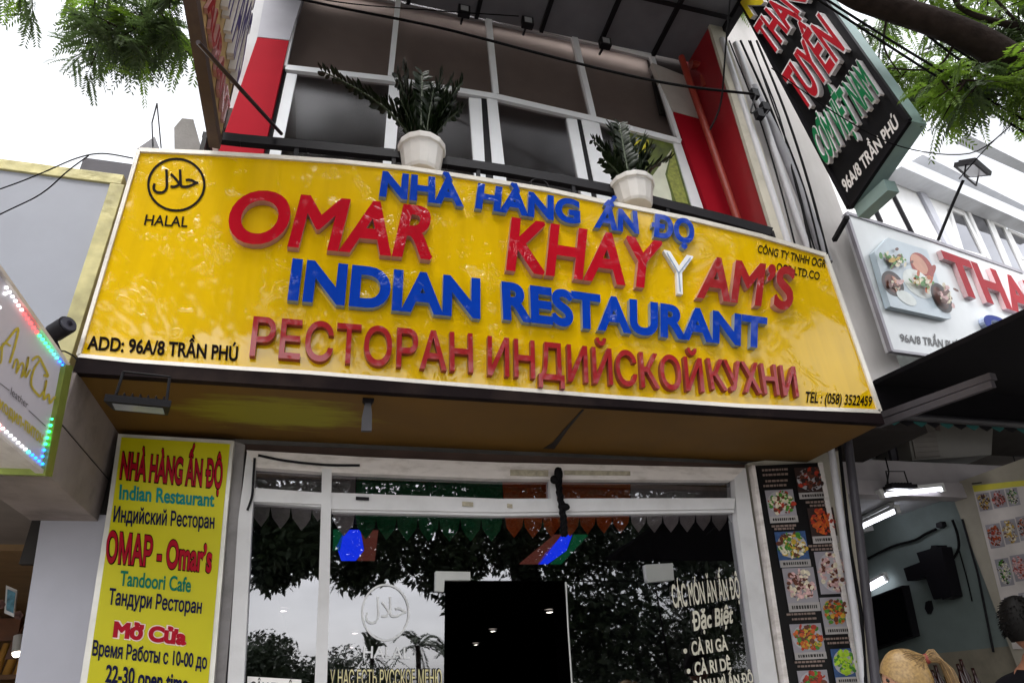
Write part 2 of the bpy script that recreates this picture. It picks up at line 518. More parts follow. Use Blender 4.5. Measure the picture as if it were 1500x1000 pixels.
def halal_script(f, box, nrm, m, parent, lift=.004, bold=.012):
    """the Arabic word for halal (joined letter forms, laid out left to right) inside box = (x0, y0, x1, y1)"""
    x0, y0, x1, y1 = box; nrm = Vector(nrm)
    run, lo, hi = glyph_run('\ufedd\ufefc\ufea3', bold, 0.0, -.012)
    ys = [v.y for _, vs, _ in run for v in vs]; b, t = min(ys), max(ys)
    c = Vector((0, 0, 0)); mb = MB()
    P = f(x0, y1), f(x1, y1), f(x0, y0), f(x1, y0)
    flip = (P[1] - P[0]).cross(P[2] - P[0]).dot(nrm) < 0
    for ch, vs, fs in run:
        o = len(mb.v)
        mb.v += [f(x0 + (v.x - lo) / (hi - lo) * (x1 - x0), y1 - (v.y - b) / (t - b) * (y1 - y0)) + nrm * lift for v in vs]
        for face, _ in fs:
            fc = [o + k for k in face]; mb.f.append(fc[::-1] if flip else fc); mb.m.append(0); mb.sm.append(False)
        lift += .0004
    return mb.build('script', m, parent)

# ------------------------------------------------------------------ shared materials
M_grey_wall = mat('grey_render', '#b9b9bb', .85, vary=.05, dirt=.12, bump=.08)
M_cream = mat('cream_render', '#b8b2a4', .85, vary=.06, dirt=.35, dscale=2.2, bump=.1)
M_white = mat('white_paint', '#d8d8d8', .55, vary=.04, dirt=.12)
M_alu = mat('white_aluminium', '#cfced0', .35, vary=.04, dirt=.18, dscale=4, dcol='#6a6258')
M_sash = mat('silver_sash', '#eceff4', .3, vary=.03)
M_alu_dirty = mat('stained_aluminium', '#dcd5d2', .45, vary=.08, dirt=.5, dscale=5, dcol='#6b5a48', stretch=(1, 1, 3))
M_red = mat('red_panel', '#9c1424', .7, vary=.04, spec=.05)
M_dark_red = mat('dark_red', '#8d1620', .45, vary=.06)
M_black = mat('black_metal', '#131116', .55, vary=.1, spec=.2)
M_dark = mat('dark_brown', '#1c1512', .7, vary=.2)
M_room = mat('dim_room', '#3a3230', .85, vary=.1)
M_concrete = mat('concrete', '#8f8d8b', .9, vary=.1, dirt=.4, bump=.2)
M_pvc = mat('pvc_pipe', '#b9b8bd', .4, vary=.05, dirt=.25, dscale=3)
M_cable = mat('black_cable', '#0f0e10', .7, spec=.1)
M_glass_shop = glass_mat('shop_glass', '#dcdadf', .15, 1.6, .02, 1.0, .012)
M_glass_up = glass_mat('upper_glass', '#dedcdc', .0, 1.5, .03, .35, .12)
M_lamp = emit_mat('lamp_glow', '#fff4e6', 22.0)
M_tube = emit_mat('tube_glow', '#f2f4ff', 6.0)
M_blacktext = mat('black_print', '#1a1412', .4)
M_white_print = mat('white_print', '#e6e2e0', .5)

S_Y = 3.37            # front of the yellow sign
W_Y = 4.2             # shop front plane
S_Z = 3.05            # underside of the sign
OUT = Vector((0, -1, 0))

# ------------------------------------------------------------------ ground
def sheet(name, x0, y0, x1, y1, z, m):
    o = MB().add([(x0, y0, z), (x1, y0, z), (x1, y1, z), (x0, y1, z)], [(0, 1, 2, 3)]).build(name, m)
    return tag(o, kind='structure')
sheet('ground', -600, -600, 600, 600, -.16, mat('asphalt', '#565654', .9, vary=.12, scale=3, bump=.2, bscale=80))
pv = MB().box((-40, -3.2, -.3), (40, 4.0, 0))
tag(pv.build('pavement', mat('paving', '#aaa69f', .85, vary=.12, scale=2, dirt=.3, bump=.1)), kind='structure')
sheet('far_pavement', -80, -30, 80, -19, -.12, MATS['paving'])

# ------------------------------------------------------------------ restaurant building
B = thing('restaurant_building', (1.2, W_Y, 0), 'restaurant with red upper panels, wide aluminium windows and white framed glass shopfront', 'building')
# solid masses
MB().box((-1.25, 4.3, 6.0), (-.78, 12, 11)).box((-1.25, 4.32, 0), (-.62, 14, 3.2)).build('left_wall', M_grey_wall, B)
MB().box((3.15, 4.32, 0), (3.62, 9.08, 3.05)).build('right_wall', M_cream, B)
MB().box((-1.25, 4.32, 3.06), (3.62, 12, 3.3)).build('floor_slab', M_concrete, B)
MB().box((-1.25, 4.27, 7.86), (3.62, 12, 11)).build('upper_wall', M_grey_wall, B)
MB().box((-1.25, 11.9, 3.3), (3.62, 12.1, 9)).build('back_wall', mat('brown_room', '#4a3b36', .9), B)
# upstairs room
up = MB()
up.box((-1.2, 4.5, 3.32), (3.6, 8.6, 3.4)); up.box((-1.2, 4.5, 7.9), (3.6, 8.6, 8.0)); up.box((-1.2, 8.5, 3.4), (3.6, 8.6, 7.9))
up.box((-1.22, 4.5, 3.4), (-1.15, 8.5, 7.9)); up.box((3.55, 4.5, 3.4), (3.62, 8.5, 7.9))
up.build('upper_room', mat('upper_room_paint', '#a08e88', .9, vary=.06), B)
MB().box((.1, 6.6, 3.4), (.35, 8.5, 7.9)).build('room_partition', mat('room_partition_paint', '#8a6a64', .9), B)
# soffit under the sign
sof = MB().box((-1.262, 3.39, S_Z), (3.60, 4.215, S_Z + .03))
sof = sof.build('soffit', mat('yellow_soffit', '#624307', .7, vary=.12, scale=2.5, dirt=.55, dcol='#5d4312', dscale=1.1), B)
def worn_patch(m, c, rx, ry, color):
    """a patch of differently painted soffit with a ragged edge, round the place c"""
    n, l = m.node_tree.nodes, m.node_tree.links
    b = n['Principled BSDF']; src = b.inputs['Base Color'].links[0].from_socket
    g = n.new('ShaderNodeNewGeometry'); mp = n.new('ShaderNodeMapping'); mp.vector_type = 'POINT'
    mp.inputs['Location'].default_value = (-c.x / rx, -c.y / ry, 0); mp.inputs['Scale'].default_value = (1 / rx, 1 / ry, 0)
    l.new(g.outputs['Position'], mp.inputs['Vector'])
    ln = n.new('ShaderNodeVectorMath'); ln.operation = 'LENGTH'; l.new(mp.outputs['Vector'], ln.inputs[0])
    no = n.new('ShaderNodeTexNoise'); no.inputs['Scale'].default_value = 1.0; no.inputs['Detail'].default_value = 6; no.inputs['Roughness'].default_value = .7
    mp2 = n.new('ShaderNodeMapping'); mp2.inputs['Scale'].default_value = (2.5, 14, 1); l.new(g.outputs['Position'], mp2.inputs['Vector']); l.new(mp2.outputs['Vector'], no.inputs['Vector'])
    ad = n.new('ShaderNodeMath'); ad.operation = 'MULTIPLY_ADD'; ad.inputs[1].default_value = 1.5; l.new(no.outputs['Fac'], ad.inputs[0]); l.new(ln.outputs['Value'], ad.inputs[2])
    mr = n.new('ShaderNodeMapRange'); mr.inputs['From Min'].default_value = 1.75; mr.inputs['From Max'].default_value = 1.25; l.new(ad.outputs[0], mr.inputs['Value'])
    mr.inputs['To Max'].default_value = .8
    mx = n.new('ShaderNodeMix'); mx.data_type = 'RGBA'; l.new(mr.outputs['Result'], mx.inputs['Factor']); l.new(src, mx.inputs[6]); mx.inputs[7].default_value = srgb(color)
    l.new(mx.outputs[2], b.inputs['Base Color'])
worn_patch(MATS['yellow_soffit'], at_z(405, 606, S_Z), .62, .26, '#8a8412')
zs5 = zoom(680, 580, .2933, PZ(S_Z - .005))
MB().prism([zs5(*p) for p in [(590, 68), (600, 68), (520, 165), (450, 265), (395, 262), (440, 235), (500, 165)]], (0, 0, .003)).build('split_seam', M_dark, sof)
# wall pieces round the shop front
MB().prism(quad(PY(4.22), [(172, 628), (362, 650), (1095, 680), (1230, 640), (1230, 700), (1095, 690), (725, 678), (362, 662), (172, 650)]), (0, .08, 0)).build('lintel', mat('lintel_brown', '#54423c', .8, dirt=.5), B)
panel('side_post', PY(4.16), [(344, 646), (359, 651), (330, 1000), (300, 1330), (285, 1330), (315, 1000)], (0, .1, 0), mat('grey_post', '#8b8788', .6, vary=.12, dirt=.5, dscale=4), B, .004)
panel('pier', PY(4.18), [(1095, 678), (1106, 676), (1230, 660), (1292, 1000), (1350, 1330), (1190, 1330), (1140, 1000)], (0, .14, 0), M_cream, B, .004)
# red panels, upper storey
panel('red_panel', PY(4.15), [(377, 55), (423, 60), (380, 250), (310, 250)], (0, .12, 0), M_red, B)
panel('wall_panel', PY(4.152), [(398, -60), (460, -60), (424, 59), (377, 54)], (0, .1, 0), mat('grey_panel', '#a09fa8', .7, vary=.05, dirt=.15), B)
panel('red_panel', PY(4.15), [(987, 164), (1030, 176), (1100, 380), (1062, 380)], (0, .1, 0), M_red, B)
panel('wall_panel', PY(4.152), [(955, 92), (1005, 112), (1030, 175), (986, 163)], (0, .1, 0), mat('cream_panel', '#b4aeaa', .7, vary=.08, dirt=.3), B)
pp = quad(PX(3.5), [(1030, 167), (1012, 88)]); 
part = MB()
a0, a1 = at_x(1127, 330, 3.5), at_x(1040, 87, 3.5)
part.box((3.5, 3.74, 3.3), (3.64, 4.3, 9.0))
part.build('partition_wall', [M_dark_red], B, .004)
MB().box((3.49, 3.70, 3.3), (3.66, 3.738, 9.0)).build('partition_edge', M_cream, B)
dp = MB()
dp.tube(quad(PY(4.0), [(998, 84), (1010, 120), (1040, 205), (1085, 335)]), .035, 10)
dp.tube(quad(PY(4.05), [(1012, 95), (1030, 98), (1034, 130)]), .05, 10)
dp.build('drainpipe', mat('red_oxide_pipe', '#8f2f22', .5, vary=.1), B)

MB().box((3.02, 4.22, 6.85), (3.55, 4.26, 8.4)).build('dark_infill', M_dark, B)  # flat dark piece added to hide the bright gap by the canopy
# ---- upper window band
z2 = zoom(400, 0, 1 / 3, PY(4.17)); z3 = zoom(850, 0, 1 / 3, PY(4.17))
UW = MB()
def strip(mb, f, a, b, wpx, ext, mi=0, wb=None):
    """a straight rail from pixel a to pixel b, wpx wide in the picture"""
    dx, dy = b[0] - a[0], b[1] - a[1]; L = math.hypot(dx, dy); nx, ny = -dy / L, dx / L
    wa = wpx / 2; wb = (wb or wpx) / 2
    mb.prism([f(a[0] + nx * wa, a[1] + ny * wa), f(b[0] + nx * wb, b[1] + ny * wb), f(b[0] - nx * wb, b[1] - ny * wb), f(a[0] - nx * wa, a[1] - ny * wa)], ext, mi)
P417 = PY(4.17)
win = MB().prism(quad(PY(4.205), [(440, -25), (590, -12), (716, 18), (842, 50), (956, 80), (1000, 205), (1050, 360), (380, 300), (418, 97)]), (0, .006, 0)).build('upper_window', M_glass_up, B)
fr = MB()
ext = (0, .06, 0)
for a, b, w in [((418, 98), (570, 115), 7), ((570, 115), (728, 141), 7), ((728, 141), (876, 175), 7), ((876, 175), (998, 207), 7)]:
    strip(fr, P417, a, b, w, ext)
fr.build('transom_rail', M_sash, win)
for a, b, w in [((441, -20), (417, 96), 6), ((585, -14), (572, 111), 8), ((715, 16), (727, 137), 8), ((841, 49), (870, 171), 7.5), ((955, 79), (995, 203), 5)]:
    mm = MB(); strip(mm, PY(4.168), a, b, w, ext); mm.build('mullion', M_sash, win)
tf = MB()
for a, b in [((440, -22), (585, -12)), ((585, -12), (716, 19)), ((716, 19), (841, 51)), ((841, 51), (956, 80))]: strip(tf, PY(4.172), a, b, 4, ext)
tf.build('head_rail', M_sash, win)
def stile(pts, dark=False):
    # extend the traced stile downwards behind the sign
    (ax, ay), (bx, by), (cx, cy), (dx, dy) = pts
    e = 1.55
    q = [(ax, ay), (bx, by), (bx + (cx - bx) * e, by + (cy - by) * e), (ax + (dx - ax) * e, ay + (dy - ay) * e)]
    return panel('stile_or_gap', PY(4.185 if not dark else 4.195), q, (0, .05, 0), M_black if dark else M_sash, win)
for q in [((420, 107), (435, 109), (417, 197), (401, 195)), ((570, 125), (587, 127), (580, 216), (563, 213)), ((687, 143), (705, 145), (710, 233), (693, 230)),
          ((713, 141), (728, 144), (739, 240), (721, 238)), ((830, 173), (845, 175), (862, 264), (847, 260)), ((851, 172), (877, 178), (897, 268), (870, 266)),
          ((985, 205), (997, 208), (1028, 298), (1012, 296))]: stile(q)
for q in [((413, 100), (420, 103), (401, 195), (393, 193)), ((705, 144), (713, 145), (721, 236), (710, 234)), ((845, 174), (852, 175), (871, 265), (862, 263))]: stile(q, True)  # black strips drawn for the dark gaps between the stiles
MB().prism(quad(PY(4.32), [(440, -25), (590, -12), (716, 18), (842, 50), (956, 80), (995, 205), (876, 174), (728, 140), (570, 114), (418, 97)]), (0, .01, 0)).build('pane_backing', mat('taupe_backing', '#b0a29a', .9, vary=.05), win)  # added backing that greys the upper panes in place of a reflection
# poster stuck on the right sash
po = MB()
zp = zoom(880, 180, .16, PY(4.2))
po.prism([zp(*p) for p in [(105, 60), (650, 165), (860, 880), (1000, 1300), (200, 1300), (150, 560)]], (0, .003, 0), 0)
poz = zoom(880, 180, .16, PY(4.196))
po.prism([poz(*p) for p in [(650, 240), (420, 560), (380, 800), (680, 860), (640, 640), (590, 470)]], (0, .002, 0), 1)
po.prism([poz(*p) for p in [(300, 130), (440, 160), (430, 250), (360, 330), (290, 250)]], (0, .002, 0), 2)
po.prism([poz(*p) for p in [(655, 235), (800, 740), (690, 720), (610, 480)]], (0, .0015, 0), 3)
po.build('poster', [mat('poster_green', '#55621c', .5, vary=.5, scale=9), mat('poster_white', '#d9dcc8', .5), mat('poster_yellow', '#d3c81c', .5, vary=.3, scale=20), mat('poster_lime', '#8d9440', .5, vary=.35, scale=25)], win)

# ---- shop front
SF = MB()
fr = MB()
e6 = (0, .07, 0)
fr.prism(quad(PY(4.14), [(361, 659), (532, 669), (730, 677), (1091, 685), (1073, 703), (730, 701), (473, 691), (373, 684)]), e6)
frame = fr.build('shopfront_frame', M_alu_dirty, B, .004)
mm = MB(); mm.prism(quad(PY(4.145), [(372, 714), (470, 721), (485, 721), (730, 730), (1077, 729), (1076, 745), (730, 750), (484, 745), (469, 738), (370, 734)]), e6)
mm.build('transom_rail', M_alu, frame, .004)
mm = MB(); mm.prism(quad(PY(4.143), [(362, 660), (374, 684), (369, 760), (357, 1000), (340, 1330), (310, 1330), (333, 1000), (349, 760)]), e6); mm.build('jamb', M_alu, frame, .006)
mm = MB(); mm.prism(quad(PY(4.143), [(1075, 686), (1092, 685), (1140, 1000), (1190, 1330), (1165, 1330), (1113, 1000), (1080, 760)]), e6); mm.build('jamb', M_alu, frame, .006)
mm = MB(); mm.prism(quad(PY(4.138), [(472, 686), (486, 687), (483, 850), (479, 1000), (468, 1330), (450, 1330), (461, 1000), (467, 850)]), e6); mm.build('mullion', M_alu, frame, .006)
mm = MB(); mm.prism(quad(PY(4.15), [(806, 700), (815, 700), (816, 731), (807, 731)]), e6); mm.build('mullion', M_alu, frame, .003)
for a, b in [((374, 733), (470, 740)), ((486, 747), (730, 753)), ((730, 753), (1076, 748))]:
    mm = MB(); strip(mm, PY(4.16), a, b, 4, (0, .05, 0)); mm.build('glazing_bead', M_alu, frame)
# tape and stickers on the frame
tp = MB()
zt = zoom(330, 560, .27, PY(4.135))
vs, fs = brush(zt, smooth_path([(178, 395), (330, 425), (540, 447), (730, 450)]), [7] * 19, OUT, .003); tp.add(vs, fs)
vs, fs = brush(zt, smooth_path([(160, 410), (152, 530), (145, 620), (120, 695)]), [7] * 19, OUT, .006); tp.add(vs, fs)
tp.prism([zt(*p) for p in [(708, 618), (780, 622), (780, 640), (708, 637)]], (0, -.003, 0))
tp.build('black_tape', M_black, frame)
zq = zoom(680, 580, .2933, PY(4.132))
for (x, y, w, h) in [(230, 366, 190, 30), (500, 370, 330, 22), (-10, 525, 55, 22), (215, 535, 26, 20)]:
    MB().prism([zq(*p) for p in [(x, y), (x + w, y + 4), (x + w, y + h + 4), (x, y + h)]], (0, .003, 0)).build('peeled_sticker', mat('peeled_sticker', '#a39b88', .8, vary=.25, scale=30), frame)
G = MB()
P42 = PY(4.2)
def pane(pts, Y=4.2): return MB().prism(quad(PY(Y), pts), (0, .008, 0)).build('glass_pane', M_glass_shop, B)
pane([(372, 684), (473, 690), (462, 1000), (452, 1330), (330, 1330), (356, 1000)])
pane([(484, 690), (730, 700), (730, 745), (652, 745), (652, 850), (650, 1000), (640, 1330), (465, 1330), (478, 1000)])
pane([(730, 700), (1074, 703), (1077, 745), (960, 850), (652, 850), (652, 745), (730, 745)])
pane([(960, 850), (1077, 745), (1113, 1000), (1160, 1330), (1010, 1330), (985, 1000)])
leaf = MB().prism(quad(PY(4.195), [(826, 852), (958, 851), (982, 1000), (1005, 1330), (850, 1330), (838, 1000)]), (0, .012, 0)).build('door_leaf', M_glass_shop, B)
M_steel = mat('brushed_steel', '#b5b5b2', .35, .8, vary=.06)
zf = zoom(330, 760, .2667, PY(4.175))
MB().prism([zf(*p) for p in [(1155, 285), (1345, 288), (1347, 335), (1205, 335), (1200, 398), (1155, 395)]], (0, .05, 0)).build('patch_fitting', M_steel, B, .003)
zf = zoom(640, 780, .32, PY(4.175))
MB().prism([zf(*p) for p in [(955, 145), (1080, 138), (1086, 215), (965, 226)]], (0, .05, 0)).build('patch_fitting', M_steel, B, .003)
MB().tube([zf(590, 225), zf(600, 430), zf(618, 690), zf(640, 1100)], .006, 6).build('door_edge', M_steel, leaf)
cbm = MB()
tw = smooth_path([(818, 686), (819, 715), (823, 742), (826, 765), (827, 784)], 5)
for ph in (0, 2.1, 4.2):
    cbm.tube([at_y(x + 3.2 * math.sin(k * 1.1 + ph), y, 4.11 + .012 * math.cos(k * 1.1 + ph)) for k, (x, y) in enumerate(tw)], .012, 7)
cbm.ball(at_y(818, 694, 4.1), .042, 10, 8, 0, (.75, .7, 1.2)); cbm.ball(at_y(812, 702, 4.1), .03, 10, 8); cbm.ball(at_y(827, 742, 4.1), .032, 10, 8, 0, (1.2, .8, .8))
tag(cbm.build('cable_bundle', M_cable), 'knotted bundle of black cables hanging over the white transom rail', 'cable')
# interior of the restaurant
inn = MB()
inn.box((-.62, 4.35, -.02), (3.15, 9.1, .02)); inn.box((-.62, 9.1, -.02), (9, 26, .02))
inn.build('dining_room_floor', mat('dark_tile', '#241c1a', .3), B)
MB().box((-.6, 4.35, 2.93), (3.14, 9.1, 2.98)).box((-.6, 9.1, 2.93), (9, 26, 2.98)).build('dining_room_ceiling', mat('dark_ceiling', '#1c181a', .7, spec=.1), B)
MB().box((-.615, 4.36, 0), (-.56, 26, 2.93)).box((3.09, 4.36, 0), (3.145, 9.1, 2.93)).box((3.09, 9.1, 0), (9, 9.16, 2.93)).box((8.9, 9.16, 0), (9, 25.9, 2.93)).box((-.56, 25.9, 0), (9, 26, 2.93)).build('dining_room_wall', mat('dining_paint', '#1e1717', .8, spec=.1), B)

# ------------------------------------------------------------------ shop glass lettering and notice
M_etch = mat('frosted_film', '#cfd0d2', .7)
zg = zoom(330, 760, .2667, PY(4.19))
HD = thing('window_emblem', at_y(565, 900, 4.19), 'frosted round emblem with Arabic script and HALAL lettering on the left shop glass', 'window decal')
stroke_ring(zg, (880, 512), 133, 158, 11, OUT, M_etch, HD, 'ring', .002)
halal_script(zg, (770, 425, 995, 575), OUT, M_etch, HD, .002, .0)
zg2 = zoom(340, 880, .2267, PY(4.19))
lettering('HALAL', zg2, [(845, 365), (1150, 372), (850, 290), (1150, 300)], OUT, M_etch, HD, bold=.012, lift=.002)
RD = thing('window_lettering', at_y(565, 1000, 4.19), 'cream Russian words with dark outlines low on the left shop glass', 'window decal')
q_ = [(632, 545), (1355, 548), (635, 442), (1352, 440)]
lettering('У НАС ЕСТЬ РУССКОЕ МЕНЮ', zg2, q_, OUT, mat('cream_film', '#cfc592', .6), RD, bold=.0, lift=.006, cap=.728)
lettering('У НАС ЕСТЬ РУССКОЕ МЕНЮ', zg2, q_, OUT, M_blacktext, RD, name='outline', bold=.05, lift=.003, cap=.728)
MD = thing('window_lettering', at_y(1040, 930, 4.19), 'cream Vietnamese dish list lettered on the right shop glass', 'window decal')
zg3 = zoom(960, 820, .18, PY(4.185))
M_cream_film = mat('pale_film', '#c9c5b4', .6)
for word, q_, bd, sh in [('CÁC MÓN ĂN ẤN ĐỘ', [(146, 385), (694, 303), (122, 205), (674, 148)], .02, 0),
                     ('Đặc Biệt', [(305, 572), (628, 505), (292, 432), (632, 372)], .03, 1),
                     ('CÀ RI GÀ', [(296, 772), (592, 728), (288, 665), (580, 635)], .03, 0),
                     ('CÀ RI DÊ', [(322, 936), (618, 884), (314, 834), (604, 795)], .03, 0),
                     ('BÁNH MÌ ẤN ĐỘ', [(320, 1070), (800, 993), (308, 985), (786, 914)], .03, 0)]:
    lettering(word, zg3, q_, OUT, M_cream_film, MD, bold=bd, lift=.003)
bl = MB()
for (x, y) in [(243, 738), (270, 902), (300, 1040)]:
    bl.prism([zg3(x + 16 * math.cos(k * math.pi / 4), y + 22 * math.sin(k * math.pi / 4)) for k in range(8)], (0, -.002, 0))
bl.build('bullet', M_cream_film, MD)
NT = thing('paper_notice', at_y(400, 1010, 4.17), 'white paper notice with black capitals taped low behind the leftmost shop pane', 'notice')
zn = zoom(330, 760, .2667, PY(4.185))
MB().prism([zn(*p) for p in [(122, 862), (418, 880), (412, 1120), (112, 1105)]], (0, -.003, 0)).build('sheet', M_white_print, NT)
lettering('CẦN TUYỂN', zn, [(135, 955), (402, 972), (138, 890), (404, 907)], OUT, M_blacktext, NT, bold=.01, lift=.006)

# ------------------------------------------------------------------ inside: pennants, ceiling panels, downlights
def pennants(label, pts_top, tips, m, Yd, group):
    """one run of cloth: straight top edge, scalloped lower edge"""
    t = MB()
    f = PY(Yd)
    (xa, ya), (xb, yb) = pts_top
    n = len(tips) - 1
    out = [f(xa, ya), f(xb, yb)]
    pts = []
    for k in range(n, 0, -1):
        x1, y1 = tips[k]; x0, y0 = tips[k - 1]
        dx = x1 - x0; h = abs(dx) * .95
        pts += [(x1, y1), (x1 - dx * .08, y1 + h * .55), (x1 - dx * .28, y1 + h * .85), ((x0 + x1) / 2, (y0 + y1) / 2 + h * 1.15), (x0 + dx * .28, y0 + h * .85), (x0 + dx * .08, y0 + h * .55)]
    pts.append(tips[0])
    out += [f(*p) for p in pts]
    o = t.prism(out, (0, .004, 0)).build('pennant_valance', m)
    return tag(o, label, 'valance', group)
cl = lambda n_, c: mat(n_, c, .9, vary=.12, scale=18)
g_ = 'scalloped cloth valances behind the shop glass'
pennants('white scalloped cloth valance behind the leftmost shop pane', [(372, 690), (474, 694)], [(369, 742), (396, 741), (426, 742), (457, 744), (474, 745)], cl('white_cloth', '#e2ddd2'), 4.5, g_)
pennants('single white scallop of cloth beside the green valance', [(484, 694), (521, 696)], [(487, 748), (520, 750)], MATS['white_cloth'], 4.5, g_)
pennants('dark green scalloped cloth valance behind the transom glass', [(522, 696), (736, 704)], [(521, 756), (551, 757), (581, 758), (612, 758), (643, 759), (674, 759), (705, 759), (736, 759)], cl('green_cloth', '#1d7a47'), 4.5, g_)
pennants('orange scalloped cloth valance between the green and white ones', [(736, 704), (924, 704)], [(740, 758), (767, 757), (795, 757), (822, 756), (849, 756), (873, 755), (897, 754), (922, 753)], cl('orange_cloth', '#e0641c'), 4.5, g_)
pennants('long white scalloped cloth valance at the right of the shop glass', [(924, 704), (1074, 706)], [(924, 754), (947, 754), (971, 753), (995, 753), (1019, 752), (1042, 751), (1066, 751), (1079, 750)], MATS['white_cloth'], 4.5, g_)
def coffer(label, outer, cols):
    c = [sum(p[k] for p in outer) / len(outer) for k in (0, 1)]
    t = thing('ceiling_light_panel', at_z(c[0], c[1], 2.88), label, 'light panel', 'glowing ceiling light panels inside the restaurant')
    f = PZ(2.88)
    MB().prism(quad(PZ(2.895), [(c[0] + (p[0] - c[0]) * 1.04, c[1] + (p[1] - c[1]) * 1.08) for p in outer]), (0, 0, .03)).build('tray', M_black, t)
    for nm, q, m in cols: MB().prism(quad(f, q), (0, 0, .01)).build(nm, m, t)
M_blue = emit_mat('blue_glow', '#1a3cff', 1.8)
M_bluedark = emit_mat('deep_blue_glow', '#0a1a9c', .55)
M_greeng = emit_mat('green_glow', '#12603a', 1.0)
M_browng = emit_mat('brown_glow', '#6b3a30', 1.2)
coffer('blue lit ceiling panel with green left and brown right end', [(487, 776), (556, 777), (551, 822), (487, 821)],
       [('green_end', [(488, 777), (504, 777), (498, 806), (488, 806)], M_greeng), ('blue_field', [(504, 777), (528, 777), (533, 806), (521, 821), (500, 821), (493, 800)], M_blue),
        ('brown_end', [(528, 777), (554, 778), (549, 821), (523, 821), (534, 804)], M_browng)])
coffer('skewed blue lit ceiling panel with brown left and green right end', [(812, 784), (863, 784), (822, 826), (760, 826)],
       [('brown_end', [(812, 784), (822, 784), (790, 826), (761, 826)], M_browng), ('blue_field', [(823, 784), (838, 784), (830, 806), (802, 826), (788, 826), (800, 808)], M_blue),
        ('green_end', [(840, 784), (861, 784), (822, 826), (806, 826), (832, 804)], M_greeng)])
for (x, y) in [(414, 893), (520, 926), (515, 947), (722, 923), (697, 943), (678, 972), (805, 895), (938, 922)]:
    p = at_z(x, y, 2.9)
    t = tag(MB().lathe([(0, -.012), (.06, -.012)], p, 16, 0).lathe([(.06, -.018), (.085, -.018), (.085, .02)], p, 16, 1).build('downlight', [M_lamp, M_alu]), 'small round white downlight glowing in the dark restaurant ceiling', 'downlight', 'ceiling downlights inside the restaurant')

# ------------------------------------------------------------------ yellow sign
z5 = zoom(0, 200, .4, PY(S_Y)); z6 = zoom(350, 230, .3701, PY(S_Y)); z7 = zoom(800, 280, .3601, PY(S_Y))
SG = thing('shop_sign', (1.2, S_Y, 3.1), 'huge yellow restaurant signboard with raised red and blue letters across the facade', 'signboard')
TOP = [(203, 219), (300, 223), (400, 229), (500, 236), (600, 246), (700, 261), (800, 277), (900, 298), (1016, 321), (1115, 345), (1210, 373)]
BOT = [(1290, 602), (1088, 594), (900, 581), (800, 573), (625, 559), (450, 545), (350, 539), (192, 528), (114, 520)]
M_yel = film_mat('yellow_face', '#d2a900', .35, 1.35, .85)
SIGN_D = .24
f0 = PY(S_Y)
back = MB().prism(quad(f0, TOP + BOT), (0, SIGN_D, 0), 0, True, 1)
back.build('face', [M_yel, mat('sign_side', '#b9a98c', .5)], SG)
fm = MB()
fm_pts = TOP + BOT
for k in range(len(fm_pts)):
    a, b = fm_pts[k], fm_pts[(k + 1) % len(fm_pts)]
    strip(fm, PY(S_Y - .014), a, b, 5.5, (0, .03, 0))
fm.build('frame', mat('sign_frame', '#dcd6cc', .3, .2, vary=.06, dirt=.2, dscale=5), SG, .002)
zb = MB()
for k in range(len(BOT) - 1):
    a, b = at_y(*BOT[k], S_Y - .01), at_y(*BOT[k + 1], S_Y - .01)
    ra, rb = at_y(BOT[k][0], BOT[k][1], S_Y - .01), at_y(BOT[k + 1][0], BOT[k + 1][1], S_Y - .01)
    zb.prism([a + Vector((0, 0, -.005)), b + Vector((0, 0, -.005)), Vector((b.x, b.y, S_Z - .005)), Vector((a.x, a.y, S_Z - .005))], (0, .05, 0))
zb.build('base_trim', mat('dark_trim', '#150d0f', .7, spec=.08, vary=.15, dirt=.3, dcol='#5a4a40'), SG)
M_lred = film_mat('letter_red', '#a80e20', .3, .6, .6)
M_lred2 = film_mat('letter_dull_red', '#942226', .3, .7, .6)
M_lblue = film_mat('letter_blue', '#0838a0', .3, .6, .6)
M_lside_r = mat('letter_side_pink', '#b88a88', .35, .3, vary=.08)
M_lside_b = mat('letter_side_silver', '#8fa0b8', .3, .4, vary=.08)
M_lside_d = mat('letter_side_red', '#8c3a36', .4, .2, vary=.08)
def raised(word, f, q, m, ms, h=.05, bold=.035, cap=CAP):
    lettering(word, f, q, OUT, [m, ms], SG, each='letter', bold=bold, raise_=h, lift=.002, cap=cap)
raised('NHÀ', z6, [(553, 164), (886, 205), (566, 76), (880, 112)], M_lblue, M_lside_b, .035, .045)
raised('HÀNG', z6, [(930, 210), (1345, 275), (942, 122), (1342, 190)], M_lblue, M_lside_b, .035, .045)
raised('ẤN', z7, [(188, 155), (370, 182), (205, 76), (362, 100)], M_lblue, M_lside_b, .035, .045)
raised('ĐỌ', z7, [(418, 190), (594, 224), (424, 112), (592, 140)], M_lblue, M_lside_b, .035, .045)
raised('OMAR', z6, [(-62, 343), (760, 415), (-8, 152), (800, 226)], M_lred, M_lside_r, .045, .028)
raised('KHAY', z7, [(-170, 329), (445, 408), (-148, 130), (462, 228)], M_lred, M_lside_r, .045, .028)
raised('AM’S', z7, [(600, 440), (985, 492), (622, 283), (1002, 332)], M_lred2, M_lside_r, .045, .028)
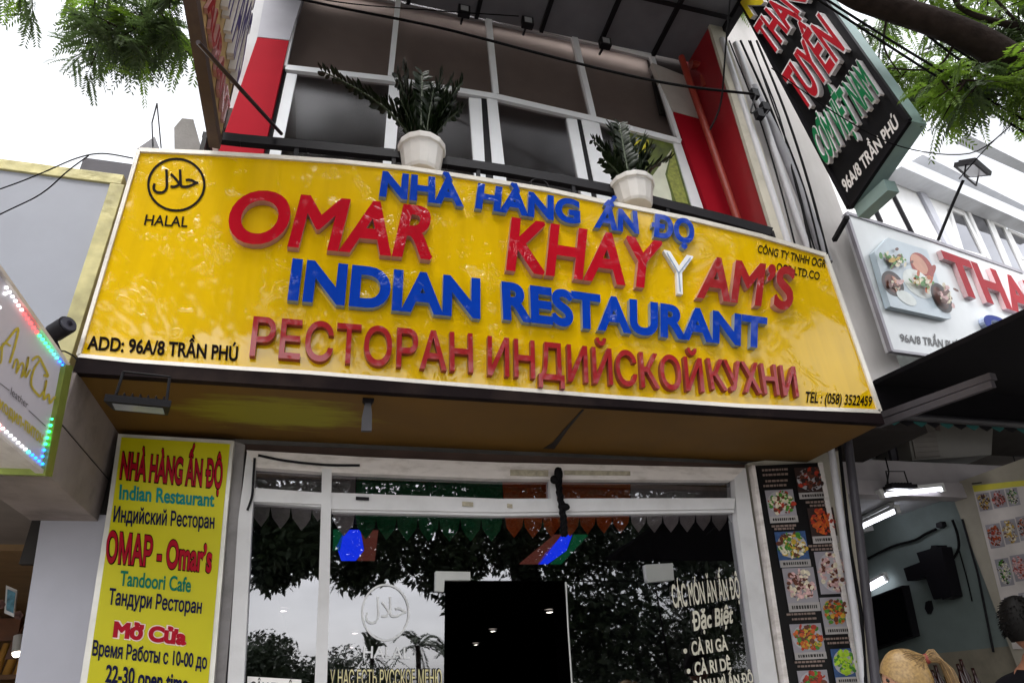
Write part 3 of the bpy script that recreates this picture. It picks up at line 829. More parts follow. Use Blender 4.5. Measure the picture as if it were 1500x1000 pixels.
# the one bare letter tray whose red face is missing
lettering('Y', z7, [(483, 418), (590, 432), (470, 252), (590, 278)], OUT, [mat('bare_letter_tray', '#e2e2e6', .5, vary=.03), M_white], SG, each='letter', bold=.012, raise_=.03, lift=.002)
yl = MB()
for pts in [[(482, 262), (530, 345), (536, 420)], [(578, 282), (530, 345)]]:
    vs, fs = brush(z7, pts, 2.2, OUT, .036); yl.add(vs, fs)
yl.build('seam', M_lside_b, SG)
raised('INDIAN', z6, [(193, 572), (950, 646), (212, 425), (950, 503)], M_lblue, M_lside_b, .04, .04)
raised('RESTAURANT', z7, [(-182, 527), (882, 645), (-188, 388), (886, 533)], M_lblue, M_lside_b, .04, .04)
raised('РЕСТОРАН', z6, [(43, 795), (923, 860), (60, 645), (920, 712)], M_lred2, M_lside_d, .035, .014, .728)
raised('ИНДИЙСКОЙ', z7, [(-243, 754), (634, 823), (-243, 602), (622, 692)], M_lred2, M_lside_d, .035, .014, .728)
raised('КУХНИ', z7, [(662, 812), (1016, 842), (642, 690), (1000, 724)], M_lred2, M_lside_d, .035, .014, .728)
M_ink = mat('sign_ink', '#100805', .6, spec=.04)
lettering('ADD: 96A/8 TRẦN PHÚ', z5, [(318, 778), (870, 822), (324, 732), (873, 771)], OUT, M_ink, SG, bold=.03)
lettering('HALAL', z5, [(527, 325), (686, 333), (535, 288), (690, 296)], OUT, M_ink, SG, bold=.015)
lettering('CÔNG TY TNHH OGR', z7, [(858, 250), (1135, 314), (862, 220), (1140, 283)], OUT, M_ink, SG, bold=.02)
lettering('OGR.LTD.CO', z7, [(935, 325), (1110, 362), (938, 293), (1113, 332)], OUT, M_ink, SG, bold=.02)
lettering('TEL : (058) 3522459', z7, [(1050, 858), (1322, 874), (1056, 816), (1326, 836)], OUT, M_ink, SG, bold=.02)
em = stroke_ring(z5, (646, 178), 107, 99, 9, OUT, M_ink, SG, 'emblem')
halal_script(z5, (558, 122, 728, 212), OUT, M_ink, SG)

# ------------------------------------------------------------------ tall yellow banner at the left of the shop front
BN = thing('banner_sign', at_y(240, 980, 4.1), 'tall yellow green vertical sign listing restaurant names and opening hours left of the shopfront', 'signboard')
zb1 = zoom(100, 540, .46, PY(4.1)); zb2 = zoom(100, 840, .16, PY(4.1))
panel('frame', PY(4.106), [(173, 635), (343, 645), (334, 740), (313, 1000), (286, 1330), (68, 1330), (117, 1000), (158, 740)], (0, .08, 0), mat('banner_frame', '#d0cdc6', .35, .2, dirt=.2, dscale=5), BN, .003)
MB().prism(quad(PY(4.1), [(178, 640), (337, 650), (328, 740), (305, 1000), (277, 1330), (80, 1330), (127, 1000), (165, 740)]), (0, .012, 0)).build('face', mat('banner_yellow', '#c0b80a', .4, vary=.08, scale=1.6, spec=.2), BN)
M_navy = mat('navy_print', '#0c0c34', .4, spec=.08); M_bred = mat('banner_red', '#9e0a22', .4, spec=.08); M_bgreen = mat('banner_green', '#0f6a50', .4, spec=.08); M_teal = mat('banner_teal', '#137a74', .4, spec=.08)
M_bwhite = mat('banner_halo', '#e3c9c0', .4)
def btext(w, f, q, m, bold, cap=CAP, halo=None, hb=.08):
    lettering(w, f, q, OUT, m, BN, bold=bold, lift=.004, cap=cap)
    if halo: lettering(w, f, q, OUT, halo, BN, name='outline', bold=bold + hb, lift=.002, cap=cap)
btext('NHÀ HÀNG ẤN ĐỘ', zb1, [(163, 346), (490, 378), (172, 268), (494, 300)], M_bred, .03, halo=M_ink, hb=.035)
btext('Indian Restaurant', zb1, [(162, 414), (465, 438), (165, 370), (467, 396)], M_teal, .03)
btext('Индийский Ресторан', zb1, [(143, 486), (465, 508), (147, 437), (467, 464)], M_navy, .025, .728)
btext('ОМАР - Omar’s', zb1, [(118, 612), (456, 645), (124, 522), (462, 562)], M_bred, .03, .7, M_ink, .03)
btext('Tandoori Cafe', zb1, [(163, 688), (390, 710), (168, 643), (393, 666)], M_bgreen, .025)
btext('Тандури Ресторан', zb1, [(127, 748), (424, 778), (133, 698), (428, 734)], M_navy, .025, .728)
btext('Mở Cửa', zb1, [(142, 850), (376, 877), (147, 806), (381, 834)], M_bred, .06, CAP, M_bwhite, .05)
btext('Время Работы с 10-00 до', zb2, [(218, 742), (1268, 868), (232, 608), (1276, 738)], M_navy, .025, .72)
btext('22-30 open time', zb2, [(338, 985), (1095, 1090), (352, 835), (1102, 930)], M_navy, .03)

# ------------------------------------------------------------------ menu board with dish photographs, right of the shop front
MN = thing('menu_board', at_y(1190, 980, 4.12), 'tall black menu board with two columns of dish photographs right of the shopfront', 'menu board')
panel('board', PY(4.12), [(1105, 682), (1200, 677), (1258, 1000), (1318, 1330), (1204, 1330), (1154, 1000)], (0, .04, 0), mat('board_black', '#0b090a', .45, vary=.2, spec=.2), MN)
for q in [[(1101, 681), (1106, 681), (1156, 1000), (1206, 1330), (1196, 1330), (1149, 1000)], [(1199, 677), (1205, 677), (1264, 1000), (1325, 1330), (1315, 1330), (1257, 1000)]]:
    panel('side_rail', PY(4.108), q, (0, .05, 0), M_alu_dirty, MN, .002)
FOOD = {k: mat('food_' + k, c, .5, vary=.3, scale=40) for k, c in dict(red='#9c2b14', brown='#5a2a16', orange='#b55418', green='#3d7a1e', yellow='#b8962e', pink='#c9a2a0', cream='#d3c9b0', dark='#2a1612', lime='#9dbf2a', blue='#2c4a78').items()}
FK = list(FOOD)
M_plate = mat('plate_white', '#a5a2a8', .4, vary=.05); M_cardp = mat('photo_paper', '#8f8b92', .5, vary=.06); M_capt = mat('caption_strip', '#9c9795', .5)
def dish_photo(f, x, y, w, h, skew, slope, cols, parent, nrm, plate=True, seed=0, bg=0, caption=True):
    """a printed dish: paper, plate, food and a caption strip; x, y is the top left corner in the picture"""
    rr = random.Random(seed)
    g = lambda u, v: f(x + u * w + v * h * skew, y + v * h + u * w * slope)
    mb = MB(); e = Vector(nrm) * -.001; n = Vector(nrm)
    mats_ = [M_cardp, M_plate, M_capt, M_blacktext, FOOD['dark'], FOOD['blue']] + [FOOD[k] for k in cols]
    def flat(pts, lift, mi): mb.add([p + n * lift for p in pts], [tuple(range(len(pts)))], mi)
    base = [g(0, 0), g(1, 0), g(1, 1), g(0, 1)]
    flat(base, .001, {0: 0, 1: 4, 2: 5}[bg])
    bot = .78 if caption else 1.0
    if plate:
        flat([g(.5 + .47 * math.cos(a * math.pi / 12), bot * (.5 + .46 * math.sin(a * math.pi / 12))) for a in range(24)], .002, 1)
    k = 0
    for i in range(120):
        a, r = rr.random() * 6.283, (rr.random() ** .55) * .44
        cx, cy = .5 + r * math.cos(a), bot * (.5 + r * math.sin(a)); s = .03 + rr.random() * .075; th = rr.random() * 3.14; el = .35 + rr.random() * .6
        pts = []
        for j in range(7):
            b = j * 6.283 / 7; u, v = s * math.cos(b), s * el * math.sin(b)
            pts.append(g(cx + u * math.cos(th) - v * math.sin(th), cy + (u * math.sin(th) + v * math.cos(th)) * w / h))
        flat(pts, .0025 + i * .00006, 6 + rr.randrange(len(cols)))
    if caption:
        flat([g(0, .80), g(1, .80), g(1, 1), g(0, 1)], .0052, 2)
        u = .1
        while u < .88:
            wd = .03 + rr.random() * .05
            flat([g(u, .86), g(min(.9, u + wd), .86), g(min(.9, u + wd), .94), g(u, .94)], .0056, 3)
            u += wd + .025
    return mb.build('dish_photo', mats_, parent)
pm = PY(4.116)
for i, (x, y, w, h, cols, plate, bg, cap_) in enumerate([
        (1120, 718, 41, 48, ['green', 'red', 'brown', 'cream'], True, 0, True), (1163, 685, 42, 46, ['brown', 'dark', 'red', 'dark'], True, 1, True),
        (1134, 779, 45, 52, ['green', 'yellow', 'brown', 'cream'], True, 2, True), (1182, 744, 38, 52, ['orange', 'red', 'orange'], False, 1, True),
        (1145, 832, 46, 64, ['pink', 'cream', 'pink', 'brown'], False, 0, True), (1192, 808, 44, 62, ['pink', 'cream', 'pink', 'brown'], True, 0, False),
        (1156, 914, 46, 52, ['red', 'orange', 'brown', 'green', 'yellow'], True, 0, True), (1200, 875, 40, 54, ['yellow', 'orange', 'brown', 'green'], False, 0, True),
        (1167, 982, 44, 52, ['red', 'brown', 'red', 'green'], True, 0, True), (1216, 950, 38, 52, ['lime', 'lime', 'lime', 'green'], True, 2, True)]):
    dish_photo(pm, x, y, w, h, .17, -.045, cols, MN, OUT, plate, 40 + i, bg, cap_)
rr = random.Random(3)
for (x, y, w) in [(1116, 687, 36), (1117, 694, 34), (1121, 703, 28), (1118, 710, 34), (1130, 769, 36), (1134, 773, 30), (1180, 734, 34), (1186, 739, 28), (1184, 798, 40), (1188, 803, 36), (1152, 898, 40), (1160, 905, 32), (1204, 934, 40), (1212, 940, 34), (1164, 968, 40), (1168, 974, 34)]:
    u = 0; tl = MB()
    while u < w:
        a = 2 + rr.random() * 4
        tl.prism(quad(pm, [(x + u, y - u * .045), (x + u + a, y - (u + a) * .045), (x + u + a + .4, y + 3 - (u + a) * .045), (x + u + .4, y + 3 - u * .045)]), (0, -.001, 0))
        u += a + 1.2
    tl.build('small_print', mat('small_print', '#7d6a62', .5), MN)

# ------------------------------------------------------------------ things hung under and above the sign
def floodlight(c, yaw, s, label, bracket_up=True, tilt=0.0, group=None):
    t = thing('floodlight', c, label, 'floodlight', group)
    b = MB(); b.prism([(-.5 * s, -.28 * s, 0), (.5 * s, -.28 * s, 0), (.42 * s, .3 * s, 0), (-.42 * s, .3 * s, 0)], (0, 0, .12 * s))
    for k in range(7): b.box((-.36 * s + k * .12 * s - .012 * s, -.2 * s, .1 * s), (-.36 * s + k * .12 * s + .012 * s, .22 * s, .2 * s))
    l = MB(); l.box((-.38 * s, -.2 * s, -.012 * s), (.38 * s, .2 * s, -.002))
    u = MB()
    for sx in (-1, 1): u.bar((sx * .4 * s, 0, .06 * s), (sx * .36 * s, 0, .62 * s if bracket_up else -.3 * s), .03 * s, .05 * s)
    zt_ = .62 * s if bracket_up else -.3 * s
    u.bar((-.37 * s, 0, zt_), (.37 * s, 0, zt_), .05 * s, .03 * s)
    M = Matrix.Rotation(yaw, 4, 'Z') @ Matrix.Rotation(tilt, 4, 'X')
    for mb_, nm, m_ in ((b, 'housing', M_black), (l, 'lens', mat('lamp_lens', '#9a9ca0', .15)), (u, 'bracket', M_black)):
        mb_.v = [M @ v + Vector(c) for v in mb_.v]
        mb_.build(nm, m_, t, .004 if nm != 'lens' else 0)
    return t
floodlight(at_z(204, 598, 2.78), .12, .27, 'black floodlight on a square bracket under the yellow soffit above the tall banner', True, .12)
cl_ = thing('cable_clamp', at_y(537, 600, 3.45), 'small dark clamp hanging from the sign edge under the yellow soffit', 'clamp')
zc = zoom(330, 560, .27, PY(3.46))
MB().prism([zc(*p) for p in [(748, 70), (806, 76), (808, 95), (795, 112), (760, 112), (746, 92)]], (0, .04, 0)).build('hook', M_black, cl_, .003)
MB().prism([zc(*p) for p in [(758, 112), (790, 112), (796, 170), (795, 260), (738, 260), (742, 185)]], (0, .025, 0)).build('grip', mat('clamp_grey', '#3c3a3e', .5), cl_, .003)

# railing along the top of the sign
RL = thing('balcony_railing', at_y(700, 262, 3.56), 'black metal balcony railing just above the yellow sign', 'railing')
RP = [(302, 196), (352, 202), (450, 211), (577, 224), (657, 235), (740, 247), (820, 261), (896, 276), (962, 294), (1060, 319), (1131, 339)]
rb = MB()
for a, b in zip(RP[:-1], RP[1:]): strip(rb, PY(3.56), a, b, 11.5, (0, .05, 0))
rb.build('top_rail', M_black, RL, .004)
for x, y in [(302, 196), (436, 210), (577, 225), (700, 241), (838, 265), (975, 297), (1130, 339)]:
    p = at_y(x, y, 3.58); MB().box((p.x - .014, p.y - .014, 4.2), (p.x + .014, p.y + .014, p.z)).build('post', M_black, RL)
lr = MB()
for a, b in zip(RP[:-1], RP[1:]):
    p, q = at_y(*a, 3.58), at_y(*b, 3.58); lr.bar(p + Vector((0, 0, -.21)), q + Vector((0, 0, -.21)), .02, .02)
lr.build('lower_rail', M_black, RL)
sr = MB(); p = at_y(302, 194, 3.58); sr.bar((p.x, 3.58, p.z - .02), (p.x, 4.15, p.z - .02), .04, .05); p = at_y(1130, 338, 3.58); sr.bar((p.x, 3.58, p.z - .02), (p.x, 4.15, p.z - .02), .04, .05)
sr.build('return_rail', M_black, RL)
for k, (px, py) in enumerate([(790, 262), (815, 268)]):
    p = at_y(px, py + 8, 3.57)
    c_ = MB(); c_.tube([p + Vector((.07 * math.cos(a * .52), 0, .05 * math.sin(a * .52))) for a in range(13)], .006, 6)
    if k == 0: c_.build('scroll', M_black, RL)
# slab between sign and building: balcony floor
MB().box((-1.24, 3.62, 4.3), (3.45, 4.3, 4.36)).build('balcony_floor', M_concrete, B)
st = tag(MB().tube([at_x(290, 62, -.87), at_y(412, 196, 3.6)], .013, 8).build('steel_strut', mat('strut_steel', '#3b3033', .4, .4)), 'thin diagonal steel strut from the left blade sign to the balcony railing', 'strut')

# potted plants on the sign
def potted_plant(base, r, h, stems, label, seed):
    rr = random.Random(seed)
    t = thing('potted_plant', base, label, 'potted plant', 'potted plants on top of the yellow sign')
    bx = Vector(base)
    pot = MB().lathe([(0, 0), (r * .72, 0), (r * .78, h * .1), (r * .93, h * .8), (r * 1.02, h * .82), (r * 1.04, h), (r * .94, h), (r * .92, h * .86), (0, h * .84)], bx, 14, 0, False)
    pot.build('pot', mat('white_pot', '#d4d0cc', .35, vary=.05, dirt=.12, dscale=8), t, .004)
    MB().lathe([(0, h * .87), (r * .92, h * .87)], bx, 14).build('soil', mat('soil', '#2a1f17', .95), t)
    for (ang, lean, L) in stems:
        s = MB(); lf = MB()
        d = Vector((math.cos(ang), math.sin(ang) * .6, 0))
        pts = []
        for k in range(9):
            u = k / 8
            pts.append(bx + Vector((0, 0, h * .85)) + d * (r * .3 + lean * L * u ** 1.6) + Vector((0, 0, L * u * (1 - .25 * lean * u))))
        s.tube(pts, [.011 * (1 - .75 * k / 8) + .002 for k in range(9)], 6, 0)
        side = d.cross(Vector((0, 0, 1))); side = side.normalized() if side.length > .1 else Vector((1, 0, 0))
        n_ = int(13 + L * 16)
        for k in range(n_):
            u = .18 + .82 * k / (n_ - 1); i = min(7, int(u * 8)); fr_ = u * 8 - i
            p = pts[i].lerp(pts[i + 1], fr_); tg = (pts[i + 1] - pts[i]).normalized()
            for sg in (-1, 1):
                dr = (tg * (.55 + rr.uniform(-.15, .15)) + side * sg * (.8 + rr.uniform(-.2, .2)) + Vector((rr.uniform(-.3, .3), rr.uniform(-.4, .2), rr.uniform(-.15, .3)))).normalized()
                ln = (.075 + .04 * math.sin(u * 3.0)) * rr.uniform(.8, 1.15); wd = ln * .22
                nv = dr.cross(tg).normalized(); sd = dr.cross(nv).normalized()
                m1, m2 = p + dr * ln * .35, p + dr * ln * .7; up_ = nv * ln * .05
                lf.add([p, m1 + sd * wd - up_, m2 + sd * wd * .8, p + dr * ln, m2 - sd * wd * .8, m1 - sd * wd - up_, m1 + up_, m2 + up_],
                       [(0, 1, 6), (1, 2, 7, 6), (2, 3, 7), (0, 6, 5), (6, 7, 4, 5), (7, 3, 4)], 0, True)
        so = s.build('stem', mat('plant_stem', '#2c3a1a', .6), t)
        lf.build('leaf', mat('zz_leaf', '#131e0b', .38, vary=.35, scale=12, spec=.18), so)
def at_top(px, py, Y):
    return at_y(px, py, Y)
potted_plant(at_y(617, 258, 3.55), .172, .27, [(2.9, .75, 1.0), (3.0, .12, .95), (3.3, .2, .8), (.0, .1, .92), (.3, .2, .95), (6.1, .3, .85), (1.7, .0, .9), (2.4, .25, .85), (2.7, .4, .6), (1.3, .1, .85), (.6, .15, .8), (.25, .3, .72), (1.5, .12, .72), (.9, .2, .66), (.4, .32, .6), (.1, .42, .62), (5.2, .15, .62), (3.6, .3, .5), (1.1, .05, .55), (.2, .2, .5), (5.8, .3, .55), (.6, .4, .62), (1.9, .18, .6)],
             'white ribbed pot of dark glossy leaves left of the other pot on the yellow sign', 11)
potted_plant(at_y(931, 306, 3.55), .175, .24, [(2.6, .35, .62), (2.0, .1, .8), (1.4, .0, .75), (.9, .2, .7), (.5, .3, .75), (2.3, .2, .5), (1.2, .15, .5), (.7, .35, .5), (.2, .7, .55), (5.6, .4, .45), (3.3, .55, .3), (.4, .45, .62), (1.6, .05, .4)],
             'white pot with sparser dark leaves standing before the yellow window poster', 12)

# dark canopy over the upper windows
CN = thing('canopy', (1.6, 4.1, 7.73), 'dark grey sheet canopy with ribs jutting out above the upper windows', 'canopy')
zc_ = 7.73
cA, cB = at_z(478, -4, zc_), at_z(1037, 88, zc_)
MB().box((-1.0, 2.95, zc_), (3.70, 4.18, zc_ + .05)).build('sheet', mat('canopy_sheet', '#65646b', .6, vary=.08, dirt=.2), CN)
for x in (.35, 1.05, 1.75, 2.42, 3.05, 3.66):
    MB().box((x - .02, 2.95, zc_ - .05), (x + .02, 4.17, zc_ - .002)).build('rib', M_black, CN)
for y in (3.0, 3.55): MB().box((-1.0, y - .02, zc_ - .075), (3.7, y + .02, zc_ - .052)).build('purlin', M_black, CN)
MB().box((3.64, 2.95, zc_ - .08), (3.72, 4.18, zc_ - .055)).build('edge_rail', M_black, CN)
for i, (x, y) in enumerate([(680, 15), (773, 32), (887, 62)]):
    p = at_y(x, y, 4.0)
    t = thing('square_spotlight', p, 'small square black spotlight under the canopy edge, ' + ['leftmost of three', 'middle of three', 'rightmost of three'][i], 'spotlight', 'square spotlights under the canopy')
    MB().box(p + Vector((-.06, -.02, -.06)), p + Vector((.06, .05, .06))).build('housing', M_black, t, .006)
    MB().box(p + Vector((-.038, -.024, -.038)), p + Vector((.038, -.0205, .038))).build('lens', mat('lamp_lens', '#9a9ca0', .15), t)
    MB().bar(p + Vector((0, .05, 0)), p + Vector((0, .17, .02)), .02, .02).build('arm', M_black, t)

# blade sign on the left, seen from below
LX = -.885
LB = thing('blade_sign', (LX, 2.2, 4.78), 'tan projecting sign with purple and red raised letters beside the left red panel', 'projecting sign')
M_tan = mat('tan_face', '#a88a58', .6, vary=.1, dirt=.25)
MB().box((LX - .052, .9, 4.84), (LX, 3.46, 8.6)).build('body', [M_tan], LB, .004)
ed = MB()
ed.box((LX - .060, .88, 4.76), (LX + .006, 3.48, 4.836))
ed.box((LX - .060, 3.464, 4.837), (LX + .004, 3.485, 8.6))
ed.build('frame', mat('rusty_frame', '#3a2824', .6, vary=.2, dirt=.4, dcol='#6a5a3c'), LB)
XP = Vector((1, 0, 0))
fyz = lambda y, z: Vector((LX, y, z))
lettering('INDIAN RESTAURANT', fyz, [(1.3, 4.89), (3.42, 4.89), (1.3, 5.10), (3.42, 5.10)], XP, [M_lred2, M_lside_r], LB, bold=.03, raise_=.02)
M_purple = mat('letter_purple', '#3a2c6c', .35); M_lside_w = mat('letter_side_white', '#cfc9c4', .4)
lettering('OMAR KHAYYAM’S', fyz, [(1.9, 5.28), (3.40, 5.28), (1.9, 5.98), (3.40, 5.98)], XP, [M_purple, M_lside_w], LB, each='letter', bold=.02, raise_=.045)
lettering('NHÀ HÀNG ẤN ĐỘ', fyz, [(1.9, 6.25), (3.40, 6.25), (1.9, 6.95), (3.40, 6.95)], XP, [M_purple, M_lside_w], LB, each='letter', bold=.02, raise_=.045)

# ------------------------------------------------------------------ left neighbour
NB = thing('leather_shop_building', (-2.4, 4.2, 0), 'grey fronted leather shop with gold trimmed fascia left of the restaurant', 'building')
fa = PY(3.46)
# fascia board with gold edge
MB().box((-6.5, 3.46, 3.03), (-1.42, 3.56, 4.335)).build('fascia', mat('fascia_panel', '#8e919b', .45, vary=.03, dirt=.08), NB)
gd = MB(); gd.box((-6.5, 3.445, 4.337), (-1.36, 3.57, 4.41)); gd.box((-1.418, 3.445, 2.55), (-1.34, 3.57, 4.335))
gd.build('gold_trim', mat('gold_trim', '#b0a878', .35, .2, vary=.35, scale=7, bump=.2, bscale=18), NB, .003)
MB().box((-1.66, 3.58, 4.45), (-1.10, 4.0, 4.62)).build('parapet', mat('dark_parapet', '#4a4850', .7, dirt=.3), NB)
# boxed side with stains, soffit
MB().box((-1.6, 3.36, 2.53), (-1.262, 4.24, 3.055)).build('side_box', mat('stained_side', '#857a76', .8, vary=.12, dirt=.75, dcol='#463b35', dscale=2.4), NB, .004)
MB().box((-6.5, 3.40, 2.54), (-1.61, 4.9, 2.6)).build('soffit', mat('left_soffit', '#6f6660', .85, vary=.1), NB)
MB().box((-1.262, 3.36, 2.77), (-1.259, 4.24, 2.775)).build('panel_joint', M_dark, NB)
pl = MB().prism(quad(PY(4.24), [(62, 748), (172, 755), (118, 1000), (48, 1330), (-40, 1330), (22, 1000)]), (0, .3, 0)).build('pillar', mat('shop_pillar', '#a9a9b4', .6, vary=.03), NB)
MB().box((-6.5, 8.6, 0), (-1.3, 8.7, 2.54)).box((-1.32, 4.56, 0), (-1.26, 8.6, 2.54)).build('shop_wall', mat('shop_wood', '#6a4a26', .7, vary=.3, scale=3, stretch=(1, 1, 6)), NB)
MB().box((-6.5, 4.9, 2.50), (-1.33, 8.6, 2.54)).build('shop_ceiling', mat('shop_ceiling_wood', '#7a6040', .7, vary=.15), NB)
MB().box((-6.5, 4.2, -.02), (-1.33, 8.6, .02)).build('shop_floor', mat('shop_floor_tile', '#5b4a3a', .4), NB)
MB().box((-1.6, 4.26, 2.3), (-1.22, 4.31, 4.4)).build('return_wall', M_dark, NB)
MB().box((-6.6, 4.5, 0), (-6.5, 8.6, 9)).box((-6.5, 8.7, 2.6), (-1.27, 8.8, 4.5)).build('outer_wall', M_grey_wall, NB)
# spot lamps, picture, garland and hats in the shop
for (x, y, d) in [(18, 845, 5.2), (25, 955, 5.8)]:
    p = at_d(x, y, d)
    t = thing('spot_lamp', p, 'small lit white spot lamp in the leather shop, ' + ('above the framed picture' if y < 900 else 'by the shelf below the picture'), 'spotlight', 'lit spot lamps in the leather shop')
    MB().tube([p, p + Vector((-.03, .02, .14))], .042, 12).build('body', M_white, t)
    MB().ball(p + Vector((0, 0, -.005)), .036, 10, 6).build('bulb', emit_mat('spot_glow', '#fff3d8', 14), t)
p4 = zoom(0, 740, .26, PY(5.6))
pc = thing('framed_picture', p4(60, 540), 'small framed blue and white picture on the dark leather shop wall', 'picture')
MB().prism([p4(*p) for p in [(34, 448), (96, 475), (78, 628), (24, 605)]], (0, .02, 0)).build('frame', M_white, pc)
p4b = zoom(0, 740, .26, PY(5.595))
MB().prism([p4b(*p) for p in [(42, 470), (86, 490), (74, 606), (34, 588)]], (0, .003, 0)).build('print', mat('blue_print', '#5a90a8', .5, vary=.5, scale=30), pc)
fl_ = tag(MB().build('paper_flower', M_cream), 'x', 'x') if False else None
for (x, y, s) in [(72, 305, 48), (105, 618, 24), (5, 555, 24)]:
    pf = MB()
    zf_ = zoom(0, 740, .26, PY(5.5))
    for k in range(5):
        a = k * 1.2566; pf.prism([zf_(x + s * .55 * math.cos(a) + s * .5 * math.cos(b * .785), y + s * .55 * math.sin(a) + s * .6 * math.sin(b * .785)) for b in range(8)], (0, .006 + .002 * k, 0))
    tag(pf.build('paper_flower', mat('pink_paper', '#6b4e48', .9, vary=.2)), {72: 'largest pink paper flower, above the framed picture in the leather shop', 105: 'pink paper flower right of the framed picture', 5: 'pink paper flower left of the framed picture'}[x], 'paper flower', 'paper flowers in the leather shop')
sh = thing('shelf_rack', at_d(5, 980, 6), 'wooden shelf with rolled straw hats low in the leather shop', 'shelf')
p = at_d(8, 985, 6.0)
MB().box(p + Vector((-1.6, -.1, -.06)), p + Vector((.16, .35, -.02))).build('board', mat('shelf_wood', '#5c3c1c', .6), sh)
rr = random.Random(5)
for k in range(5):
    q = p + Vector((.08 - k * .09, .06, -.02))
    MB().tube([q, q + Vector((rr.uniform(-.02, .02), .03, .2 + rr.random() * .08))], [.04, .03], 8).build('roll', mat('straw', '#b08238', .8, vary=.2), sh)
for k, (x, y, d, c) in enumerate([(40, 930, 6.2, '#5a3014'), (58, 905, 6.6, '#2c1a12'), (12, 905, 6.4, '#7a4418')]):
    p = at_d(x, y, d); hb_ = thing('handbag', p, ['brown handbag hanging right of the straw rolls in the leather shop', 'near black handbag hanging beside the pillar in the leather shop', 'tan handbag hanging left under the framed picture in the leather shop'][k], 'handbag', 'handbags in the leather shop')
    MB().prism([p + Vector(q) for q in [(-.13, 0, -.2), (.13, 0, -.2), (.11, 0, 0), (-.11, 0, 0)]], (0, .07, 0)).build('bag_body', mat('leather_%d' % k, c, .4, vary=.2), hb_, .015)
    MB().tube([p + Vector((.08 * math.cos(a * .35), .035, .13 * math.sin(a * .35))) for a in range(10)], .009, 6).build('handle', mat('leather_%d' % k, c), hb_)
br = MB(); br.tube([at_d(x, y, 5.4) for x, y in [(-10, 782), (8, 778), (20, 772), (28, 764)]], .012, 6)
for (x, y) in [(4, 772), (14, 765), (22, 768), (26, 758), (10, 782)]: br.ball(at_d(x, y, 5.4), .03, 8, 6, 1)
tag(br.build('blossom_branch', [M_dark, mat('blossom', '#6a4a52', .9)]), 'dark blossom twig hanging from the leather shop ceiling', 'branch')

# LED bordered blade sign
LS = thing('led_sign', (-1.25, 2.9, 2.5), 'white leather shop sign with yellow script and coloured LED border at the left edge', 'projecting sign')
lx = -1.25
fl = PX(lx)
lsq = [(-160, 195), (3, 395), (101, 535), (67, 693), (-160, 500)]
MB().prism(quad(fl, lsq), (-.16, 0, 0), 0, True, 1).build('face', [mat('led_face', '#b8b4bc', .5, vary=.04, spec=.2, emit='#c8c0d0', estr=.12), M_alu_dirty], LS)  # slight emission added to brighten the face
fm = MB()
for a, b, w in [((-160, 195), (3, 395), 5), ((3, 395), (101, 535), 5), ((67, 693), (-160, 500), 5)]: strip(fm, PX(lx + .012), a, b, w, (-.03, 0, 0))
fm.build('frame', M_alu_dirty, LS)
fm = MB(); strip(fm, PX(lx + .02), (102, 535), (71, 697), 11, (-.19, 0, 0)); fm.build('edge_trim', mat('green_trim', '#8f9c4c', .3, .4, vary=.2, scale=12), LS)
def lerp_hex(c):
    return c
LEDC = {'w': '#ffffff', 'r': '#ff3a3a', 'p': '#ffb0a8', 'g': '#30ff8a', 'b': '#2070ff', 'c': '#40d8c8'}
def leds(pts, seq):
    n = len(seq); N = len(pts) - 1
    for k, c in enumerate(seq):
        u = k / max(1, n - 1) * N; i = min(N - 1, int(u)); fq = u - i
        x, y = pts[i][0] + (pts[i + 1][0] - pts[i][0]) * fq, pts[i][1] + (pts[i + 1][1] - pts[i][1]) * fq
        p = fl(x, y)
        MB().ball(p + Vector((.006, 0, 0)), .0065, 8, 6).build('led', emit_mat('led_' + c, LEDC[c], 8.0 if c != 'w' else 4.0), LS)
leds([(7, 421), (52, 486), (94, 540)], 'wwwwpprrrrrgggggccbbb')
leds([(91, 546), (78, 600), (60, 668)], 'rrrrrrggggggggbb')
leds([(60, 679), (30, 653), (-4, 622)], 'bbbbcwwwwwwpp')
leds([(5, 430), (-12, 470)], 'www')
z1l = zoom(0, 380, .62, PX(lx + .001)); z3l = zoom(0, 540, .26, PX(lx + .001))
M_gold_line = mat('gold_line', '#c2b03a', .35, vary=.1)
ls2 = zoom(0, 370, .19, PX(lx + .001))
sc = MB()
for pts, w in [([(-40, 780), (40, 690), (135, 580), (110, 720), (70, 850)], 9), ([(-60, 800), (0, 850), (20, 700), (80, 720)], 7), ([(95, 890), (120, 820), (135, 850), (120, 930), (160, 850), (180, 880), (160, 960), (205, 880), (215, 800), (190, 960), (230, 900)], 7),
               ([(240, 830), (290, 800), (330, 870), (365, 950), (330, 940)], 9), ([(300, 830), (255, 900), (235, 1020), (300, 1110)], 8), ([(300, 1110), (340, 1050), (352, 980), (330, 1130), (370, 1090), (378, 1160), (420, 1110), (440, 1180), (450, 1120), (450, 1230)], 8)]:
    sp = smooth_path(pts, 4)
    vs, fs = brush(ls2, sp, w, XP, .002 + .0003 * len(sc.f) / 20); sc.add(vs, fs)
sc.build('script', M_gold_line, LS)
lettering('leather', z1l, [(22, 318), (62, 352), (25, 300), (66, 336)], XP, M_blacktext, LS, cap=.72)
ll = MB()
for a, b in [((-5, 290), (20, 309)), ((66, 356), (106, 393))]:
    vs, fs = brush(z1l, [a, b], .8, XP, .003); ll.add(vs, fs)
ll.build('rule', M_blacktext, LS)
lettering('крокодил-питон', z3l, [(-93, 155), (232, 425), (-98, 95), (240, 372)], XP, M_gold_line, LS, bold=.03, cap=.56)
